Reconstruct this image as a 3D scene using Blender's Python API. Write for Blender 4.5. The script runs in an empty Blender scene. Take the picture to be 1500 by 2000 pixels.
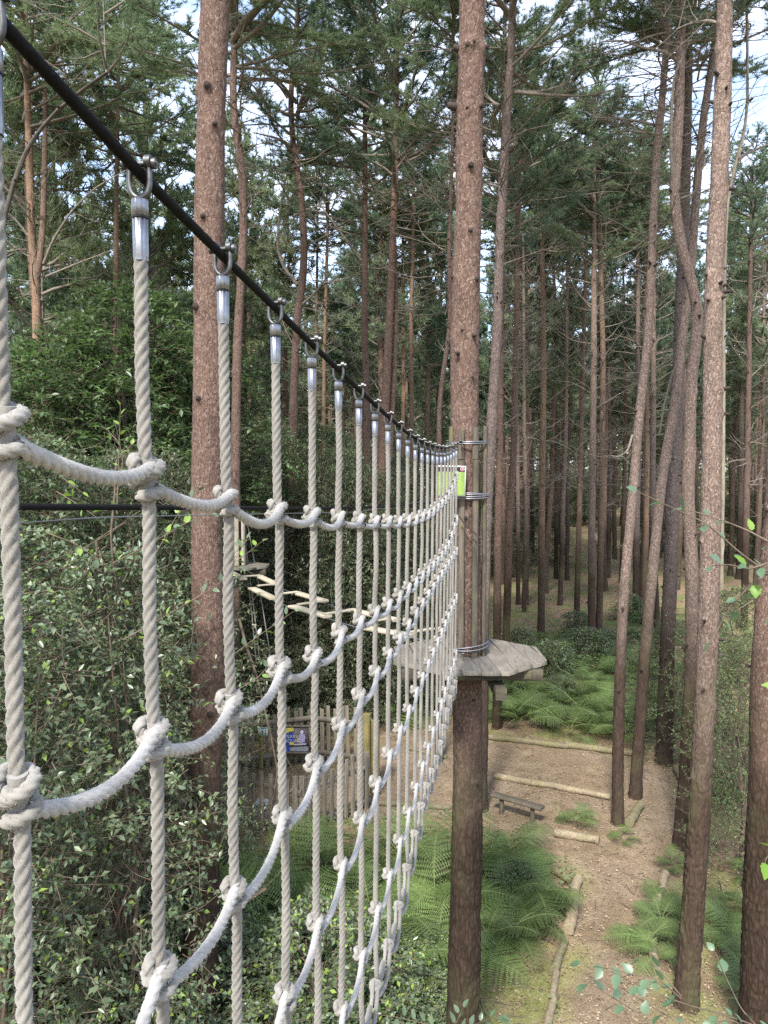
import bpy, math, random
import numpy as np
from mathutils import Vector

# ------------------------------------------------------------------ camera, sky, sun, exposure
scene = bpy.context.scene
COL = scene.collection
PI = math.pi
CAMH = 5.6
PITCH = math.radians(3.6)
cam_data = bpy.data.cameras.new("camera")
cam_data.sensor_fit = 'VERTICAL'
cam_data.sensor_height = 36.0
cam_data.lens = 36.0 * 1500.0 / 2000.0
cam_data.clip_start = 0.05
cam_data.clip_end = 2000
cam = bpy.data.objects.new("camera", cam_data)
COL.objects.link(cam)
cam.location = (0, 0, CAMH)
cam.rotation_euler = (PI / 2 - PITCH, 0, 0)
scene.camera = cam

SUN_EL, SUN_AZ = math.radians(48), math.radians(-164)      # azimuth from +Y, clockwise positive
world = bpy.data.worlds.new("World")
scene.world = world
world.use_nodes = True
wn, wl = world.node_tree.nodes, world.node_tree.links
wn.clear()
w_out = wn.new("ShaderNodeOutputWorld")
w_bg = wn.new("ShaderNodeBackground")
sky = wn.new("ShaderNodeTexSky")
sky.sky_type = 'NISHITA'
sky.sun_disc = False
sky.sun_elevation = SUN_EL
sky.sun_rotation = SUN_AZ
w_tc = wn.new("ShaderNodeTexCoord")
w_map = wn.new("ShaderNodeMapping")
w_map.inputs['Scale'].default_value = (1, 1, 1.9)
w_no = wn.new("ShaderNodeTexNoise")
w_no.inputs['Scale'].default_value = 2.6
w_no.inputs['Detail'].default_value = 7
w_no.inputs['Roughness'].default_value = 0.6
w_ra = wn.new("ShaderNodeValToRGB")
w_ra.color_ramp.elements[0].position = 0.39
w_ra.color_ramp.elements[1].position = 0.61
w_mix = wn.new("ShaderNodeMixRGB")
w_mix.inputs['Color2'].default_value = (4.0, 4.4, 5.5, 1)
wl.new(w_tc.outputs['Generated'], w_map.inputs['Vector'])
wl.new(w_map.outputs['Vector'], w_no.inputs['Vector'])
wl.new(w_no.outputs['Fac'], w_ra.inputs['Fac'])
wl.new(w_ra.outputs['Color'], w_mix.inputs['Fac'])
wl.new(sky.outputs['Color'], w_mix.inputs['Color1'])
wl.new(w_mix.outputs['Color'], w_bg.inputs['Color'])
w_bg.inputs['Strength'].default_value = 0.13
wl.new(w_bg.outputs['Background'], w_out.inputs['Surface'])

sun_data = bpy.data.lights.new("sun", 'SUN')
sun_data.energy = 2.7
sun_data.angle = math.radians(8)
sun_data.color = (1.0, 0.95, 0.88)
sun = bpy.data.objects.new("sun", sun_data)
COL.objects.link(sun)
sd = Vector((math.sin(SUN_AZ) * math.cos(SUN_EL), math.cos(SUN_AZ) * math.cos(SUN_EL), math.sin(SUN_EL)))
sun.rotation_euler = sd.to_track_quat('Z', 'Y').to_euler()

scene.view_settings.view_transform = 'Standard'
scene.view_settings.look = 'None'
scene.view_settings.gamma = 1
scene.view_settings.use_curve_mapping = False
scene.view_settings.exposure = 1.8
scene.render.engine = 'CYCLES'
scene.cycles.use_denoising = False
scene.cycles.use_adaptive_sampling = False
scene.cycles.denoising_prefilter = 'ACCURATE'
scene.cycles.max_bounces = 8
scene.cycles.diffuse_bounces = 6
scene.cycles.transmission_bounces = 3
scene.cycles.sample_clamp_indirect = 8

rng = np.random.default_rng(11)
random.seed(11)

# ------------------------------------------------------------------ helpers
def at(px, py, Y=None, z=None):
    """point of the photograph's pixel at depth Y or on the level z (ground = 0)"""
    x = (px - 750) / 1500.0
    v = (1000 - py) / 1500.0
    f = math.cos(PITCH) + v * math.sin(PITCH)
    u = -math.sin(PITCH) + v * math.cos(PITCH)
    if Y is None:
        Y = (z - CAMH) / (u / f)
    return np.array([x / f * Y, Y, CAMH + u / f * Y])

def _hash(i, j, k, s):
    n = (i * 374761393 + j * 668265263 + k * 2147483647 + s * 1274126177) & 0xFFFFFFFF
    n = ((n ^ (n >> 13)) * 1274126177) & 0xFFFFFFFF
    n = (n ^ (n >> 16)) & 0xFFFF
    return n / 65535.0

def vnoise(P, s=0):
    P = np.asarray(P, float)
    I = np.floor(P).astype(np.int64)
    F = P - I
    F = F * F * (3 - 2 * F)
    r = 0
    for a in (0, 1):
        for b in (0, 1):
            for c in (0, 1):
                w = (F[..., 0] if a else 1 - F[..., 0]) * (F[..., 1] if b else 1 - F[..., 1]) * (F[..., 2] if c else 1 - F[..., 2])
                r = r + w * _hash(I[..., 0] + a, I[..., 1] + b, I[..., 2] + c, s)
    return r * 2 - 1

def norm(a):
    return a / np.maximum(np.linalg.norm(a, axis=-1, keepdims=True), 1e-9)

class G:
    """geometry collector"""
    def __init__(self):
        self.V = []; self.F = []; self.n = 0
    def add(self, V, F, m=0):
        V = np.asarray(V, float).reshape(-1, 3); F = np.asarray(F, np.int64)
        self.V.append(V); self.F.append((F + self.n, m)); self.n += len(V)
        return self
    def mesh(self, name, mats, smooth=True, off=None):
        V = np.concatenate(self.V)
        if off is not None:
            V = V - np.asarray(off)
        me = bpy.data.meshes.new(name)
        me.vertices.add(len(V)); me.vertices.foreach_set('co', V.astype(np.float32).ravel())
        loops = np.concatenate([f.ravel() for f, m in self.F])
        tot = np.concatenate([np.full(len(f), f.shape[1]) for f, m in self.F])
        mi = np.concatenate([np.full(len(f), m) for f, m in self.F])
        st = np.concatenate([[0], np.cumsum(tot)[:-1]])
        me.loops.add(len(loops)); me.loops.foreach_set('vertex_index', loops.astype(np.int32))
        me.polygons.add(len(tot)); me.polygons.foreach_set('loop_start', st.astype(np.int32))
        me.polygons.foreach_set('loop_total', tot.astype(np.int32))
        for m in (mats if isinstance(mats, (list, tuple)) else [mats]):
            me.materials.append(m)
        me.polygons.foreach_set('material_index', mi.astype(np.int32))
        if smooth:
            me.polygons.foreach_set('use_smooth', np.ones(len(tot), bool))
        me.update(calc_edges=True)
        return me

def tube_vf(P, R, sides=8, cap=True, prof=None, twist=None):
    """tube along P (N,3), radii R; prof(theta)->radius factor, twist per point"""
    P = np.asarray(P, float); N = len(P)
    R = np.broadcast_to(np.asarray(R, float), (N,))
    T = norm(np.gradient(P, axis=0))
    ref = np.array([0, 1.0, 0]) if abs(T[0][1]) < .8 else np.array([1.0, 0, 0])
    u = norm(np.cross(T[0], ref))
    U = np.zeros((N, 3)); U[0] = u
    for i in range(1, N):
        u = u - T[i] * np.dot(u, T[i]); u = u / max(np.linalg.norm(u), 1e-9); U[i] = u
    W = np.cross(T, U)
    th = np.linspace(0, 2 * PI, sides, endpoint=False)
    TH = np.broadcast_to(th, (N, sides))
    rr = np.broadcast_to(R[:, None], (N, sides)).copy()
    if prof is not None:
        tw = np.zeros(N) if twist is None else twist
        rr = rr * prof(TH - tw[:, None])
    V = P[:, None, :] + rr[..., None] * (np.cos(TH)[..., None] * U[:, None, :] + np.sin(TH)[..., None] * W[:, None, :])
    V = V.reshape(-1, 3)
    i = np.arange(N - 1)[:, None] * sides; j = np.arange(sides)[None, :]; k = (j + 1) % sides
    F = np.stack([i + j, i + k, i + sides + k, i + sides + j], -1).reshape(-1, 4)
    return V, F, (N, sides)

def add_tube(g, P, R, sides=8, m=0, cap=True, prof=None, twist=None):
    V, F, (N, s) = tube_vf(P, R, sides, cap, prof, twist)
    g.add(V, F, m)
    if cap:
        P = np.asarray(P, float)
        base = g.n - len(V)
        for e, c in ((0, P[0]), (N - 1, P[-1])):
            idx = np.arange(s) + e * s
            V2 = np.vstack([V[idx], c[None]])
            a = np.arange(s); b = (a + 1) % s
            Fc = np.stack([a, b, np.full(s, s)], -1)
            if e == 0: Fc = Fc[:, ::-1]
            g.add(V2, Fc, m)

def batch_tubes(g, P, R, sides=3, m=0):
    """many short tubes: P (B,N,3), R (B,N)"""
    B, N, _ = P.shape
    T = norm(P[:, -1] - P[:, 0])
    ref = np.where(np.abs(T[:, 2:3]) < .8, np.array([[0, 0, 1.0]]), np.array([[1.0, 0, 0]]))
    U = norm(np.cross(T, ref)); W = np.cross(T, U)
    th = np.linspace(0, 2 * PI, sides, endpoint=False)
    ring = np.cos(th)[None, :, None] * U[:, None, :] + np.sin(th)[None, :, None] * W[:, None, :]
    V = P[:, :, None, :] + R[:, :, None, None] * ring[:, None, :, :]
    b = np.arange(B)[:, None, None] * (N * sides); i = np.arange(N - 1)[None, :, None] * sides
    j = np.arange(sides)[None, None, :]; k = (j + 1) % sides
    F = np.stack([b + i + j, b + i + k, b + i + sides + k, b + i + sides + j], -1).reshape(-1, 4)
    g.add(V.reshape(-1, 3), F, m)

def blades(g, P, D, L, W, m=0, r=rng):
    n = len(P)
    S = norm(np.cross(D, r.normal(size=(n, 3)))) * (np.asarray(W).reshape(-1, 1) / 2)
    V = np.stack([P - S, P + S, P + D * np.asarray(L).reshape(-1, 1)], 1).reshape(-1, 3)
    g.add(V, np.arange(3 * n).reshape(-1, 3), m)

def leaves(g, P, D, Nn, L, W, m=0, fold=.25):
    n = len(P)
    L = np.asarray(L).reshape(-1, 1); W = np.asarray(W).reshape(-1, 1)
    D = norm(D); S = norm(np.cross(D, Nn)); Nn = np.cross(S, D)
    b = P; t = P + D * L
    l = P + D * L * .45 - S * W / 2 + Nn * W * fold
    r_ = P + D * L * .45 + S * W / 2 + Nn * W * fold
    V = np.stack([b, r_, t, l], 1).reshape(-1, 3)
    a = np.arange(n)[:, None] * 4
    g.add(V, np.concatenate([a + np.array([[0, 1, 2]]), a + np.array([[0, 2, 3]])]), m)

def box_vf(c, s, rot=0.0):
    c = np.asarray(c, float); sx, sy, sz = [v / 2 for v in s]
    V = np.array([[x, y, z] for x in (-sx, sx) for y in (-sy, sy) for z in (-sz, sz)])
    cr, sr = math.cos(rot), math.sin(rot)
    V = np.stack([V[:, 0] * cr - V[:, 1] * sr, V[:, 0] * sr + V[:, 1] * cr, V[:, 2]], -1) + c
    F = np.array([[0, 1, 3, 2], [4, 6, 7, 5], [0, 4, 5, 1], [2, 3, 7, 6], [0, 2, 6, 4], [1, 5, 7, 3]])
    return V, F

def bevel_box(g, c, s, ax=(1, 0, 0), up=(0, 0, 1), b=.006, m=0, warp=0.0):
    """chamfered beam: length s[0] along ax, width s[1], height s[2]"""
    ax = norm(np.array(ax, float)); up = np.array(up, float)
    sd_ = norm(np.cross(up, ax)); up = np.cross(ax, sd_)
    hx, hy, hz = s[0] / 2, s[1] / 2, s[2] / 2
    b = min(b, hy * .6, hz * .6)
    sec = [(-hy + b, -hz), (hy - b, -hz), (hy, -hz + b), (hy, hz - b), (hy - b, hz), (-hy + b, hz), (-hy, hz - b), (-hy, -hz + b)]
    V = []
    for x in (-hx, hx):
        for (y, z) in sec:
            j = rng.normal(size=2) * warp
            V.append(np.asarray(c) + ax * x + sd_ * (y + j[0]) + up * (z + j[1]))
    a = np.arange(8); k = (a + 1) % 8
    g.add(V, np.stack([a, k, k + 8, a + 8], -1)[:, ::-1], m)
    g.add(V, [[7, 6, 5, 4, 3, 2, 1, 0][::-1], list(range(8, 16))[::-1]], m)

# ------------------------------------------------------------------ objects
WL = {}
def link(o, parent=None, world=None):
    COL.objects.link(o)
    if parent is not None:
        o.parent = parent
    return o

def thing(name, label, cat, loc=(0, 0, 0), group=None, kind=None):
    o = bpy.data.objects.new(name, None)
    o.empty_display_size = .2
    o.location = tuple(map(float, loc))
    WL[o] = np.array(loc, float)
    o['label'] = label; o['category'] = cat
    if group: o['group'] = group
    if kind: o['kind'] = kind
    COL.objects.link(o)
    return o

def tag(o, label, cat, group=None, kind=None):
    o['label'] = label; o['category'] = cat
    if group: o['group'] = group
    if kind: o['kind'] = kind
    return o

def part(name, g, mats, parent, smooth=True, kind=None, label=None):
    """mesh in world coordinates under parent"""
    off = WL[parent]
    me = g.mesh(name, mats, smooth, off)
    o = bpy.data.objects.new(name, me)
    COL.objects.link(o); o.parent = parent
    WL[o] = off
    if kind: o['kind'] = kind
    if label: o['label'] = label
    return o

def inst(name, me, parent, loc=(0, 0, 0), rot=(0, 0, 0), scale=1.0, kind=None, label=None):
    """shared mesh placed under parent, loc local"""
    o = bpy.data.objects.new(name, me)
    COL.objects.link(o)
    if parent is not None:
        o.parent = parent
        WL[o] = WL.get(parent, np.zeros(3)) + np.array(loc, float)
    o.location = tuple(map(float, loc)); o.rotation_euler = tuple(map(float, rot))
    o.scale = (scale,) * 3 if np.isscalar(scale) else tuple(scale)
    if kind: o['kind'] = kind
    if label: o['label'] = label
    return o

def struct(name, g, mats, smooth=True):
    o = bpy.data.objects.new(name, g.mesh(name, mats, smooth)); COL.objects.link(o)
    o['kind'] = 'structure'
    return o

# ------------------------------------------------------------------ materials
def nodes_of(name):
    m = bpy.data.materials.new(name); m.use_nodes = True
    nt = m.node_tree; nt.nodes.clear()
    out = nt.nodes.new('ShaderNodeOutputMaterial')
    return m, nt, out

def N(nt, typ, **kw):
    n = nt.nodes.new(typ)
    for k, v in kw.items():
        if k.startswith('i_'):
            n.inputs[k[2:].replace('_', ' ')].default_value = v
        else:
            setattr(n, k, v)
    return n

def ramp(nt, fac, stops, interp='LINEAR'):
    r = nt.nodes.new('ShaderNodeValToRGB'); r.color_ramp.interpolation = interp
    els = r.color_ramp.elements
    while len(els) < len(stops): els.new(.5)
    for e, (p, c) in zip(els, stops):
        e.position = p; e.color = (*c, 1) if len(c) == 3 else c
    nt.links.new(fac, r.inputs['Fac'])
    return r.outputs['Color']

def coords(nt, scale=(1, 1, 1), rnd=True):
    tc = nt.nodes.new('ShaderNodeTexCoord'); mp = nt.nodes.new('ShaderNodeMapping')
    mp.inputs['Scale'].default_value = scale
    nt.links.new(tc.outputs['Object'], mp.inputs['Vector'])
    if rnd:
        oi = nt.nodes.new('ShaderNodeObjectInfo'); ml = nt.nodes.new('ShaderNodeMath'); ml.operation = 'MULTIPLY'
        ml.inputs[1].default_value = 37.0
        nt.links.new(oi.outputs['Random'], ml.inputs[0])
        cb = nt.nodes.new('ShaderNodeCombineXYZ')
        nt.links.new(ml.outputs[0], cb.inputs['X']); nt.links.new(ml.outputs[0], cb.inputs['Z'])
        nt.links.new(cb.outputs[0], mp.inputs['Location'])
    return mp.outputs['Vector']

def mixc(nt, fac, a, b, typ='MIX'):
    n = nt.nodes.new('ShaderNodeMixRGB'); n.blend_type = typ
    for s, v in ((0, fac), (1, a), (2, b)):
        if hasattr(v, 'is_output') or isinstance(v, bpy.types.NodeSocket):
            nt.links.new(v, n.inputs[s])
        else:
            n.inputs[s].default_value = v if s == 0 else (*v, 1)
    return n.outputs[0]

def noise(nt, vec, scale, detail=4, rough=.55):
    n = nt.nodes.new('ShaderNodeTexNoise')
    n.inputs['Scale'].default_value = scale; n.inputs['Detail'].default_value = detail; n.inputs['Roughness'].default_value = rough
    nt.links.new(vec, n.inputs['Vector'])
    return n.outputs['Fac']

def bump(nt, h, strength, dist):
    b = nt.nodes.new('ShaderNodeBump'); b.inputs['Strength'].default_value = strength; b.inputs['Distance'].default_value = dist
    nt.links.new(h, b.inputs['Height'])
    return b.outputs['Normal']

def bsdf(nt, out, col, rough=.8, nrm=None, metal=0, spec=.3):
    p = nt.nodes.new('ShaderNodeBsdfPrincipled')
    if isinstance(col, bpy.types.NodeSocket): nt.links.new(col, p.inputs['Base Color'])
    else: p.inputs['Base Color'].default_value = (*col, 1)
    if isinstance(rough, bpy.types.NodeSocket): nt.links.new(rough, p.inputs['Roughness'])
    else: p.inputs['Roughness'].default_value = rough
    p.inputs['Metallic'].default_value = metal
    p.inputs['Specular IOR Level'].default_value = spec
    if nrm is not None: nt.links.new(nrm, p.inputs['Normal'])
    nt.links.new(p.outputs[0], out.inputs['Surface'])
    return p

def mat_plain(name, c1, c2=None, scale=20, rough=.8, bmp=.3, dist=.003, stretch=(1, 1, 1), metal=0, spec=.3):
    m, nt, out = nodes_of(name)
    v = coords(nt, stretch)
    f = noise(nt, v, scale, 6)
    c2 = c2 or tuple(x * .6 for x in c1)
    col = ramp(nt, f, [(.3, c2), (.7, c1)])
    f2 = noise(nt, v, scale * 5, 4)
    col = mixc(nt, .35, col, ramp(nt, f2, [(.3, (.35,) * 3), (.7, (1.0,) * 3)]), 'MULTIPLY')
    bsdf(nt, out, col, rough, bump(nt, f2, bmp, dist) if bmp else None, metal, spec)
    return m

def mat_bark(name, hi, hi_flake, lo, lo_crack, fs=1.0, z_mix=(2.2, 4.2)):
    """pink-brown flaky bark above, dark plated bark near the foot of the stem"""
    m, nt, out = nodes_of(name)
    v = coords(nt, (1, 1, .5))
    vp = coords(nt, (1, 1, .30))
    # warp
    def warped(vec, s, a):
        n = nt.nodes.new('ShaderNodeTexNoise'); n.inputs['Scale'].default_value = s; n.inputs['Detail'].default_value = 3
        nt.links.new(vec, n.inputs['Vector'])
        ma = nt.nodes.new('ShaderNodeVectorMath'); ma.operation = 'SCALE'; ma.inputs[3].default_value = a
        nt.links.new(n.outputs['Color'], ma.inputs[0])
        ad = nt.nodes.new('ShaderNodeVectorMath'); ad.operation = 'ADD'
        nt.links.new(vec, ad.inputs[0]); nt.links.new(ma.outputs[0], ad.inputs[1])
        return ad.outputs[0]
    wv = warped(v, 14 * fs, .05 / fs)
    vo = nt.nodes.new('ShaderNodeTexVoronoi'); vo.feature = 'DISTANCE_TO_EDGE'; vo.inputs['Scale'].default_value = 27 * fs
    nt.links.new(wv, vo.inputs['Vector'])
    vc = nt.nodes.new('ShaderNodeTexVoronoi'); vc.inputs['Scale'].default_value = 27 * fs
    nt.links.new(wv, vc.inputs['Vector'])
    edge = vo.outputs['Distance']
    flake = ramp(nt, edge, [(.0, (.2,) * 3), (.04, (1, 1, 1)), (.15, (.5,) * 3), (.4, (0.0,) * 3)])
    n1 = noise(nt, v, 5, 5); n2 = noise(nt, v, 60 * fs, 5, .7)
    big = ramp(nt, n1, [(.3, tuple(x * .72 for x in hi)), (.7, tuple(min(1, x * 1.25) for x in hi))])
    var = mixc(nt, .5, big, ramp(nt, vc.outputs['Color'], [(.1, tuple(x * .55 for x in hi)), (.9, tuple(x * 1.3 for x in hi))]))
    ff = nt.nodes.new('ShaderNodeMath'); ff.operation = 'MULTIPLY'
    nt.links.new(flake, ff.inputs[0]); nt.links.new(ramp(nt, n2, [(.47, (0,) * 3), (.62, (1.0,) * 3)]), ff.inputs[1])
    c_hi = mixc(nt, ff.outputs[0], var, hi_flake)
    c_hi = mixc(nt, ramp(nt, edge, [(0, (.6,) * 3), (.03, (0,) * 3)]), c_hi, tuple(x * .35 for x in hi))
    wp = warped(vp, 9 * fs, .07 / fs)
    vb = nt.nodes.new('ShaderNodeTexVoronoi'); vb.feature = 'DISTANCE_TO_EDGE'; vb.inputs['Scale'].default_value = 24 * fs
    nt.links.new(wp, vb.inputs['Vector'])
    fib = noise(nt, coords(nt, (1, 1, .16)), 46 * fs, 6, .7)
    lo_c = ramp(nt, fib, [(.3, tuple(x * .4 for x in lo)), (.5, lo), (.72, tuple(x * 1.6 for x in lo))])
    c_lo = mixc(nt, ramp(nt, vb.outputs['Distance'], [(0, (.45,) * 3), (.22, (1,) * 3)]), lo_crack, lo_c)
    # green algae in blotches low down
    alg = noise(nt, v, 2.2, 5)
    c_lo = mixc(nt, ramp(nt, alg, [(.5, (0,) * 3), (.72, (.5,) * 3)]), c_lo, (.09, .10, .045))
    geo = nt.nodes.new('ShaderNodeNewGeometry'); sp = nt.nodes.new('ShaderNodeSeparateXYZ')
    nt.links.new(geo.outputs['Position'], sp.inputs[0])
    ad = nt.nodes.new('ShaderNodeMath'); ad.operation = 'ADD'
    nm = nt.nodes.new('ShaderNodeMath'); nm.operation = 'MULTIPLY'; nm.inputs[1].default_value = 1.6
    nt.links.new(n1, nm.inputs[0]); nt.links.new(sp.outputs['Z'], ad.inputs[0]); nt.links.new(nm.outputs[0], ad.inputs[1])
    mr = nt.nodes.new('ShaderNodeMapRange'); mr.inputs['From Min'].default_value = z_mix[0] + .8; mr.inputs['From Max'].default_value = z_mix[1] + .8
    nt.links.new(ad.outputs[0], mr.inputs['Value'])
    col = mixc(nt, mr.outputs[0], c_lo, c_hi)
    hb = mixc(nt, mr.outputs[0], ramp(nt, vb.outputs['Distance'], [(0, (0,) * 3), (.2, (1,) * 3)]),
              ramp(nt, edge, [(0, (0,) * 3), (.08, (1,) * 3), (.5, (.4,) * 3)]))
    hb = mixc(nt, .35, hb, n2)
    oi = nt.nodes.new('ShaderNodeObjectInfo')
    col = mixc(nt, 1.0, col, ramp(nt, oi.outputs['Random'], [(0, (.78, .78, .80)), (1, (1.15, 1.08, 1.0))]), 'MULTIPLY')
    bsdf(nt, out, col, .9, bump(nt, hb, .8, .008 / fs), 0, .15)
    return m

def mat_leaf(name, c1, c2, rough=.5, transl=.25, spec=.4, var=.35):
    m, nt, out = nodes_of(name)
    geo = nt.nodes.new('ShaderNodeNewGeometry')
    tc = nt.nodes.new('ShaderNodeTexCoord')
    wn_ = nt.nodes.new('ShaderNodeTexWhiteNoise'); wn_.noise_dimensions = '1D'
    nt.links.new(geo.outputs['Random Per Island'], wn_.inputs['W'])
    col = ramp(nt, wn_.outputs['Value'], [(0, c1), (1, c2)])
    cl = nt.nodes.new('ShaderNodeTexNoise'); cl.inputs['Scale'].default_value = .9; cl.inputs['Detail'].default_value = 3
    nt.links.new(geo.outputs['Position'], cl.inputs['Vector'])
    col = mixc(nt, 1.0, col, ramp(nt, cl.outputs['Fac'], [(.3, (1 - var,) * 3), (.7, (1 + var, 1 + var, 1 + var * .7))]), 'MULTIPLY')
    p = nt.nodes.new('ShaderNodeBsdfPrincipled')
    nt.links.new(col, p.inputs['Base Color']); p.inputs['Roughness'].default_value = rough
    p.inputs['Specular IOR Level'].default_value = spec
    tr = nt.nodes.new('ShaderNodeBsdfTranslucent')
    nt.links.new(mixc(nt, 1.0, col, (1.05, 1.2, .75), 'MULTIPLY'), tr.inputs['Color'])
    mx = nt.nodes.new('ShaderNodeMixShader'); mx.inputs[0].default_value = transl
    nt.links.new(p.outputs[0], mx.inputs[1]); nt.links.new(tr.outputs[0], mx.inputs[2])
    nt.links.new(mx.outputs[0], out.inputs['Surface'])
    return m

def mat_rope(name, c1, c2, rough=.95):
    m, nt, out = nodes_of(name)
    v = coords(nt, (1, 1, 1))
    f = noise(nt, v, 9, 5); f2 = noise(nt, v, 900, 3, .7); f3 = noise(nt, v, 120, 4)
    col = ramp(nt, f, [(.3, c2), (.7, c1)])
    col = mixc(nt, .45, col, ramp(nt, f3, [(.3, (.6, .58, .54)), (.7, (1.1, 1.1, 1.1))]), 'MULTIPLY')
    col = mixc(nt, .4, col, ramp(nt, f2, [(.3, (.55,) * 3), (.7, (1.15,) * 3)]), 'MULTIPLY')
    p = bsdf(nt, out, col, rough, bump(nt, f2, .5, .0012), 0, .1)
    p.inputs['Sheen Weight'].default_value = .25
    return m

def mat_wood(name, c1, c2, grain_axis=(1, 1, 1), scale=12, moss=0.0):
    m, nt, out = nodes_of(name)
    v = coords(nt, grain_axis)
    g1 = noise(nt, v, scale, 8, .65); g2 = noise(nt, v, scale * 6, 5, .6)
    big = noise(nt, coords(nt, (1, 1, 1)), 3, 4)
    col = ramp(nt, g1, [(.3, c2), (.65, c1)])
    col = mixc(nt, .5, col, ramp(nt, g2, [(.35, (.45,) * 3), (.65, (1.1,) * 3)]), 'MULTIPLY')
    col = mixc(nt, 1.0, col, ramp(nt, big, [(.3, (.75, .76, .72)), (.7, (1.12, 1.1, 1.08))]), 'MULTIPLY')
    if moss:
        mo = noise(nt, coords(nt, (1, 1, 1)), 6, 6)
        col = mixc(nt, ramp(nt, mo, [(.6 - moss * .25, (0,) * 3), (.75, (.9,) * 3)]), col, (.12, .13, .045))
    oi = nt.nodes.new('ShaderNodeObjectInfo')
    col = mixc(nt, 1.0, col, ramp(nt, oi.outputs['Random'], [(0, (.8, .8, .8)), (1, (1.12, 1.08, 1.04))]), 'MULTIPLY')
    bsdf(nt, out, col, .85, bump(nt, g2, .4, .0012), 0, .2)
    return m

M = {}
M['bark'] = mat_bark('pine_bark', (.110, .071, .054), (.28, .215, .18), (.040, .027, .019), (.012, .009, .006))
M['bark_far'] = mat_bark('far_pine_bark', (.125, .088, .068), (.28, .22, .185), (.075, .054, .042), (.03, .021, .017), .6)
M['bark_orange'] = mat_bark('orange_pine_bark', (.15, .10, .068), (.33, .26, .21), (.075, .052, .039), (.035, .023, .017))
M['bark_grey'] = mat_bark('grey_pine_bark', (.128, .096, .081), (.36, .30, .265), (.050, .036, .028), (.035, .024, .018))
M['dead'] = mat_plain('dead_branch', (.24, .205, .165), (.11, .095, .075), 30)
M['dark_stem'] = mat_plain('dark_stem_bark', (.10, .085, .065), (.05, .04, .032), 25)
M['knot_dark'] = mat_plain('dark_knot_wood', (.05, .036, .028), (.018, .013, .011), 40)
M['pale_dead'] = mat_plain('pale_dead_wood', (.42, .36, .26), (.22, .17, .12), 20, stretch=(1, 1, .2))
M['needle'] = mat_leaf('pine_needles', (.115, .158, .105), (.22, .262, .175), .6, .42, .3, .35)
M['needle_far'] = mat_leaf('far_pine_needles', (.125, .160, .098), (.215, .25, .15), .7, .38, .2, .35)
M['needle_blue'] = mat_leaf('blue_green_needles', (.085, .135, .100), (.165, .225, .165), .6, .35, .3, .35)
M['holly'] = mat_leaf('holly_leaf', (.066, .100, .056), (.135, .172, .098), .34, .18, .5, .35)
M['holly_new'] = mat_leaf('fresh_holly_leaf', (.16, .25, .05), (.26, .36, .08), .4, .35, .4, .2)
M['dark_leaf'] = mat_leaf('dark_shrub_leaf', (.074, .108, .064), (.14, .178, .11), .4, .3, .5, .45)
M['beech'] = mat_leaf('broad_leaf', (.055, .095, .045), (.115, .165, .075), .4, .38, .5, .35)
M['small'] = mat_leaf('small_pale_leaf', (.11, .17, .07), (.19, .26, .12), .5, .35, .35, .3)
M['bracken'] = mat_leaf('bracken_frond', (.100, .160, .052), (.165, .225, .080), .5, .38, .3, .35)
M['bracken2'] = mat_leaf('blue_bracken_frond', (.092, .138, .050), (.145, .195, .076), .5, .35, .3, .35)
M['bracken_old'] = mat_leaf('yellow_bracken_frond', (.28, .22, .05), (.25, .16, .05), .6, .3, .3, .3)
M['birch'] = mat_leaf('birch_leaf', (.085, .145, .085), (.135, .20, .125), .4, .35, .5, .15)
M['birch_bright'] = mat_leaf('bright_birch_leaf', (.13, .25, .03), (.20, .32, .04), .4, .45, .4, .1)  # yellower, stronger green for a share of the leaves
M['twig_green'] = mat_plain('green_twig', (.16, .20, .07), (.09, .10, .04), 20)
M['twig'] = mat_plain('brown_twig', (.17, .13, .09), (.08, .06, .045), 20)
M['rope'] = mat_rope('vertical_rope_fibre', (.250, .236, .208), (.180, .168, .146))
M['rope_w'] = mat_rope('worn_rope_fibre', (.43, .415, .385), (.30, .285, .255))
M['rope_k'] = mat_rope('knot_rope_fibre', (.29, .277, .25), (.20, .188, .163))
M['cable'] = mat_plain('black_wire_rope', (.010, .010, .010), (.005, .005, .005), 200, .75, .2, .001, spec=.12)
M['wire'] = mat_plain('galvanised_wire', (.34, .35, .37), (.18, .18, .20), 150, .42, .2, .001, metal=.8)
M['steel'] = mat_plain('galvanised_steel', (.16, .16, .155), (.07, .07, .07), 90, .45, .1, .0005, metal=.9)
M['ferrule'] = mat_plain('aluminium_ferrule', (.34, .345, .36), (.21, .215, .23), 60, .42, .1, .0005, metal=.85)
M['rust'] = mat_plain('rusty_dark_steel', (.07, .04, .03), (.03, .022, .02), 60, .6, .2, .001)
M['black'] = mat_plain('black_band', (.02, .02, .02), (.012, .012, .012), 60, .6, 0)
M['deck'] = mat_wood('weathered_deck_board', (.205, .19, .165), (.105, .097, .084), (6, .5, 6), 10)
M['batten'] = mat_wood('weathered_batten', (.15, .132, .105), (.062, .054, .043), (4, 4, .35), 12, .08)
M['beam'] = mat_wood('dark_beam', (.10, .09, .068), (.045, .04, .032), (.5, 6, 6), 10, .4)
M['fence'] = mat_wood('weathered_pale', (.26, .235, .19), (.13, .115, .09), (4, 4, .35), 12, .15)
M['post_new'] = mat_wood('greenish_treated_post', (.27, .235, .10), (.15, .125, .06), (4, 4, .3), 12)
M['plank_new'] = mat_wood('pale_bridge_plank', (.44, .41, .33), (.30, .27, .21), (3, 3, 3), 10)
M['log'] = mat_wood('bleached_log', (.36, .30, .21), (.17, .135, .092), (2, 2, 2), 14, .35)
M['log_dark'] = mat_wood('mossy_log', (.25, .22, .15), (.11, .095, .065), (2, 2, 2), 14, .8)
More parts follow.
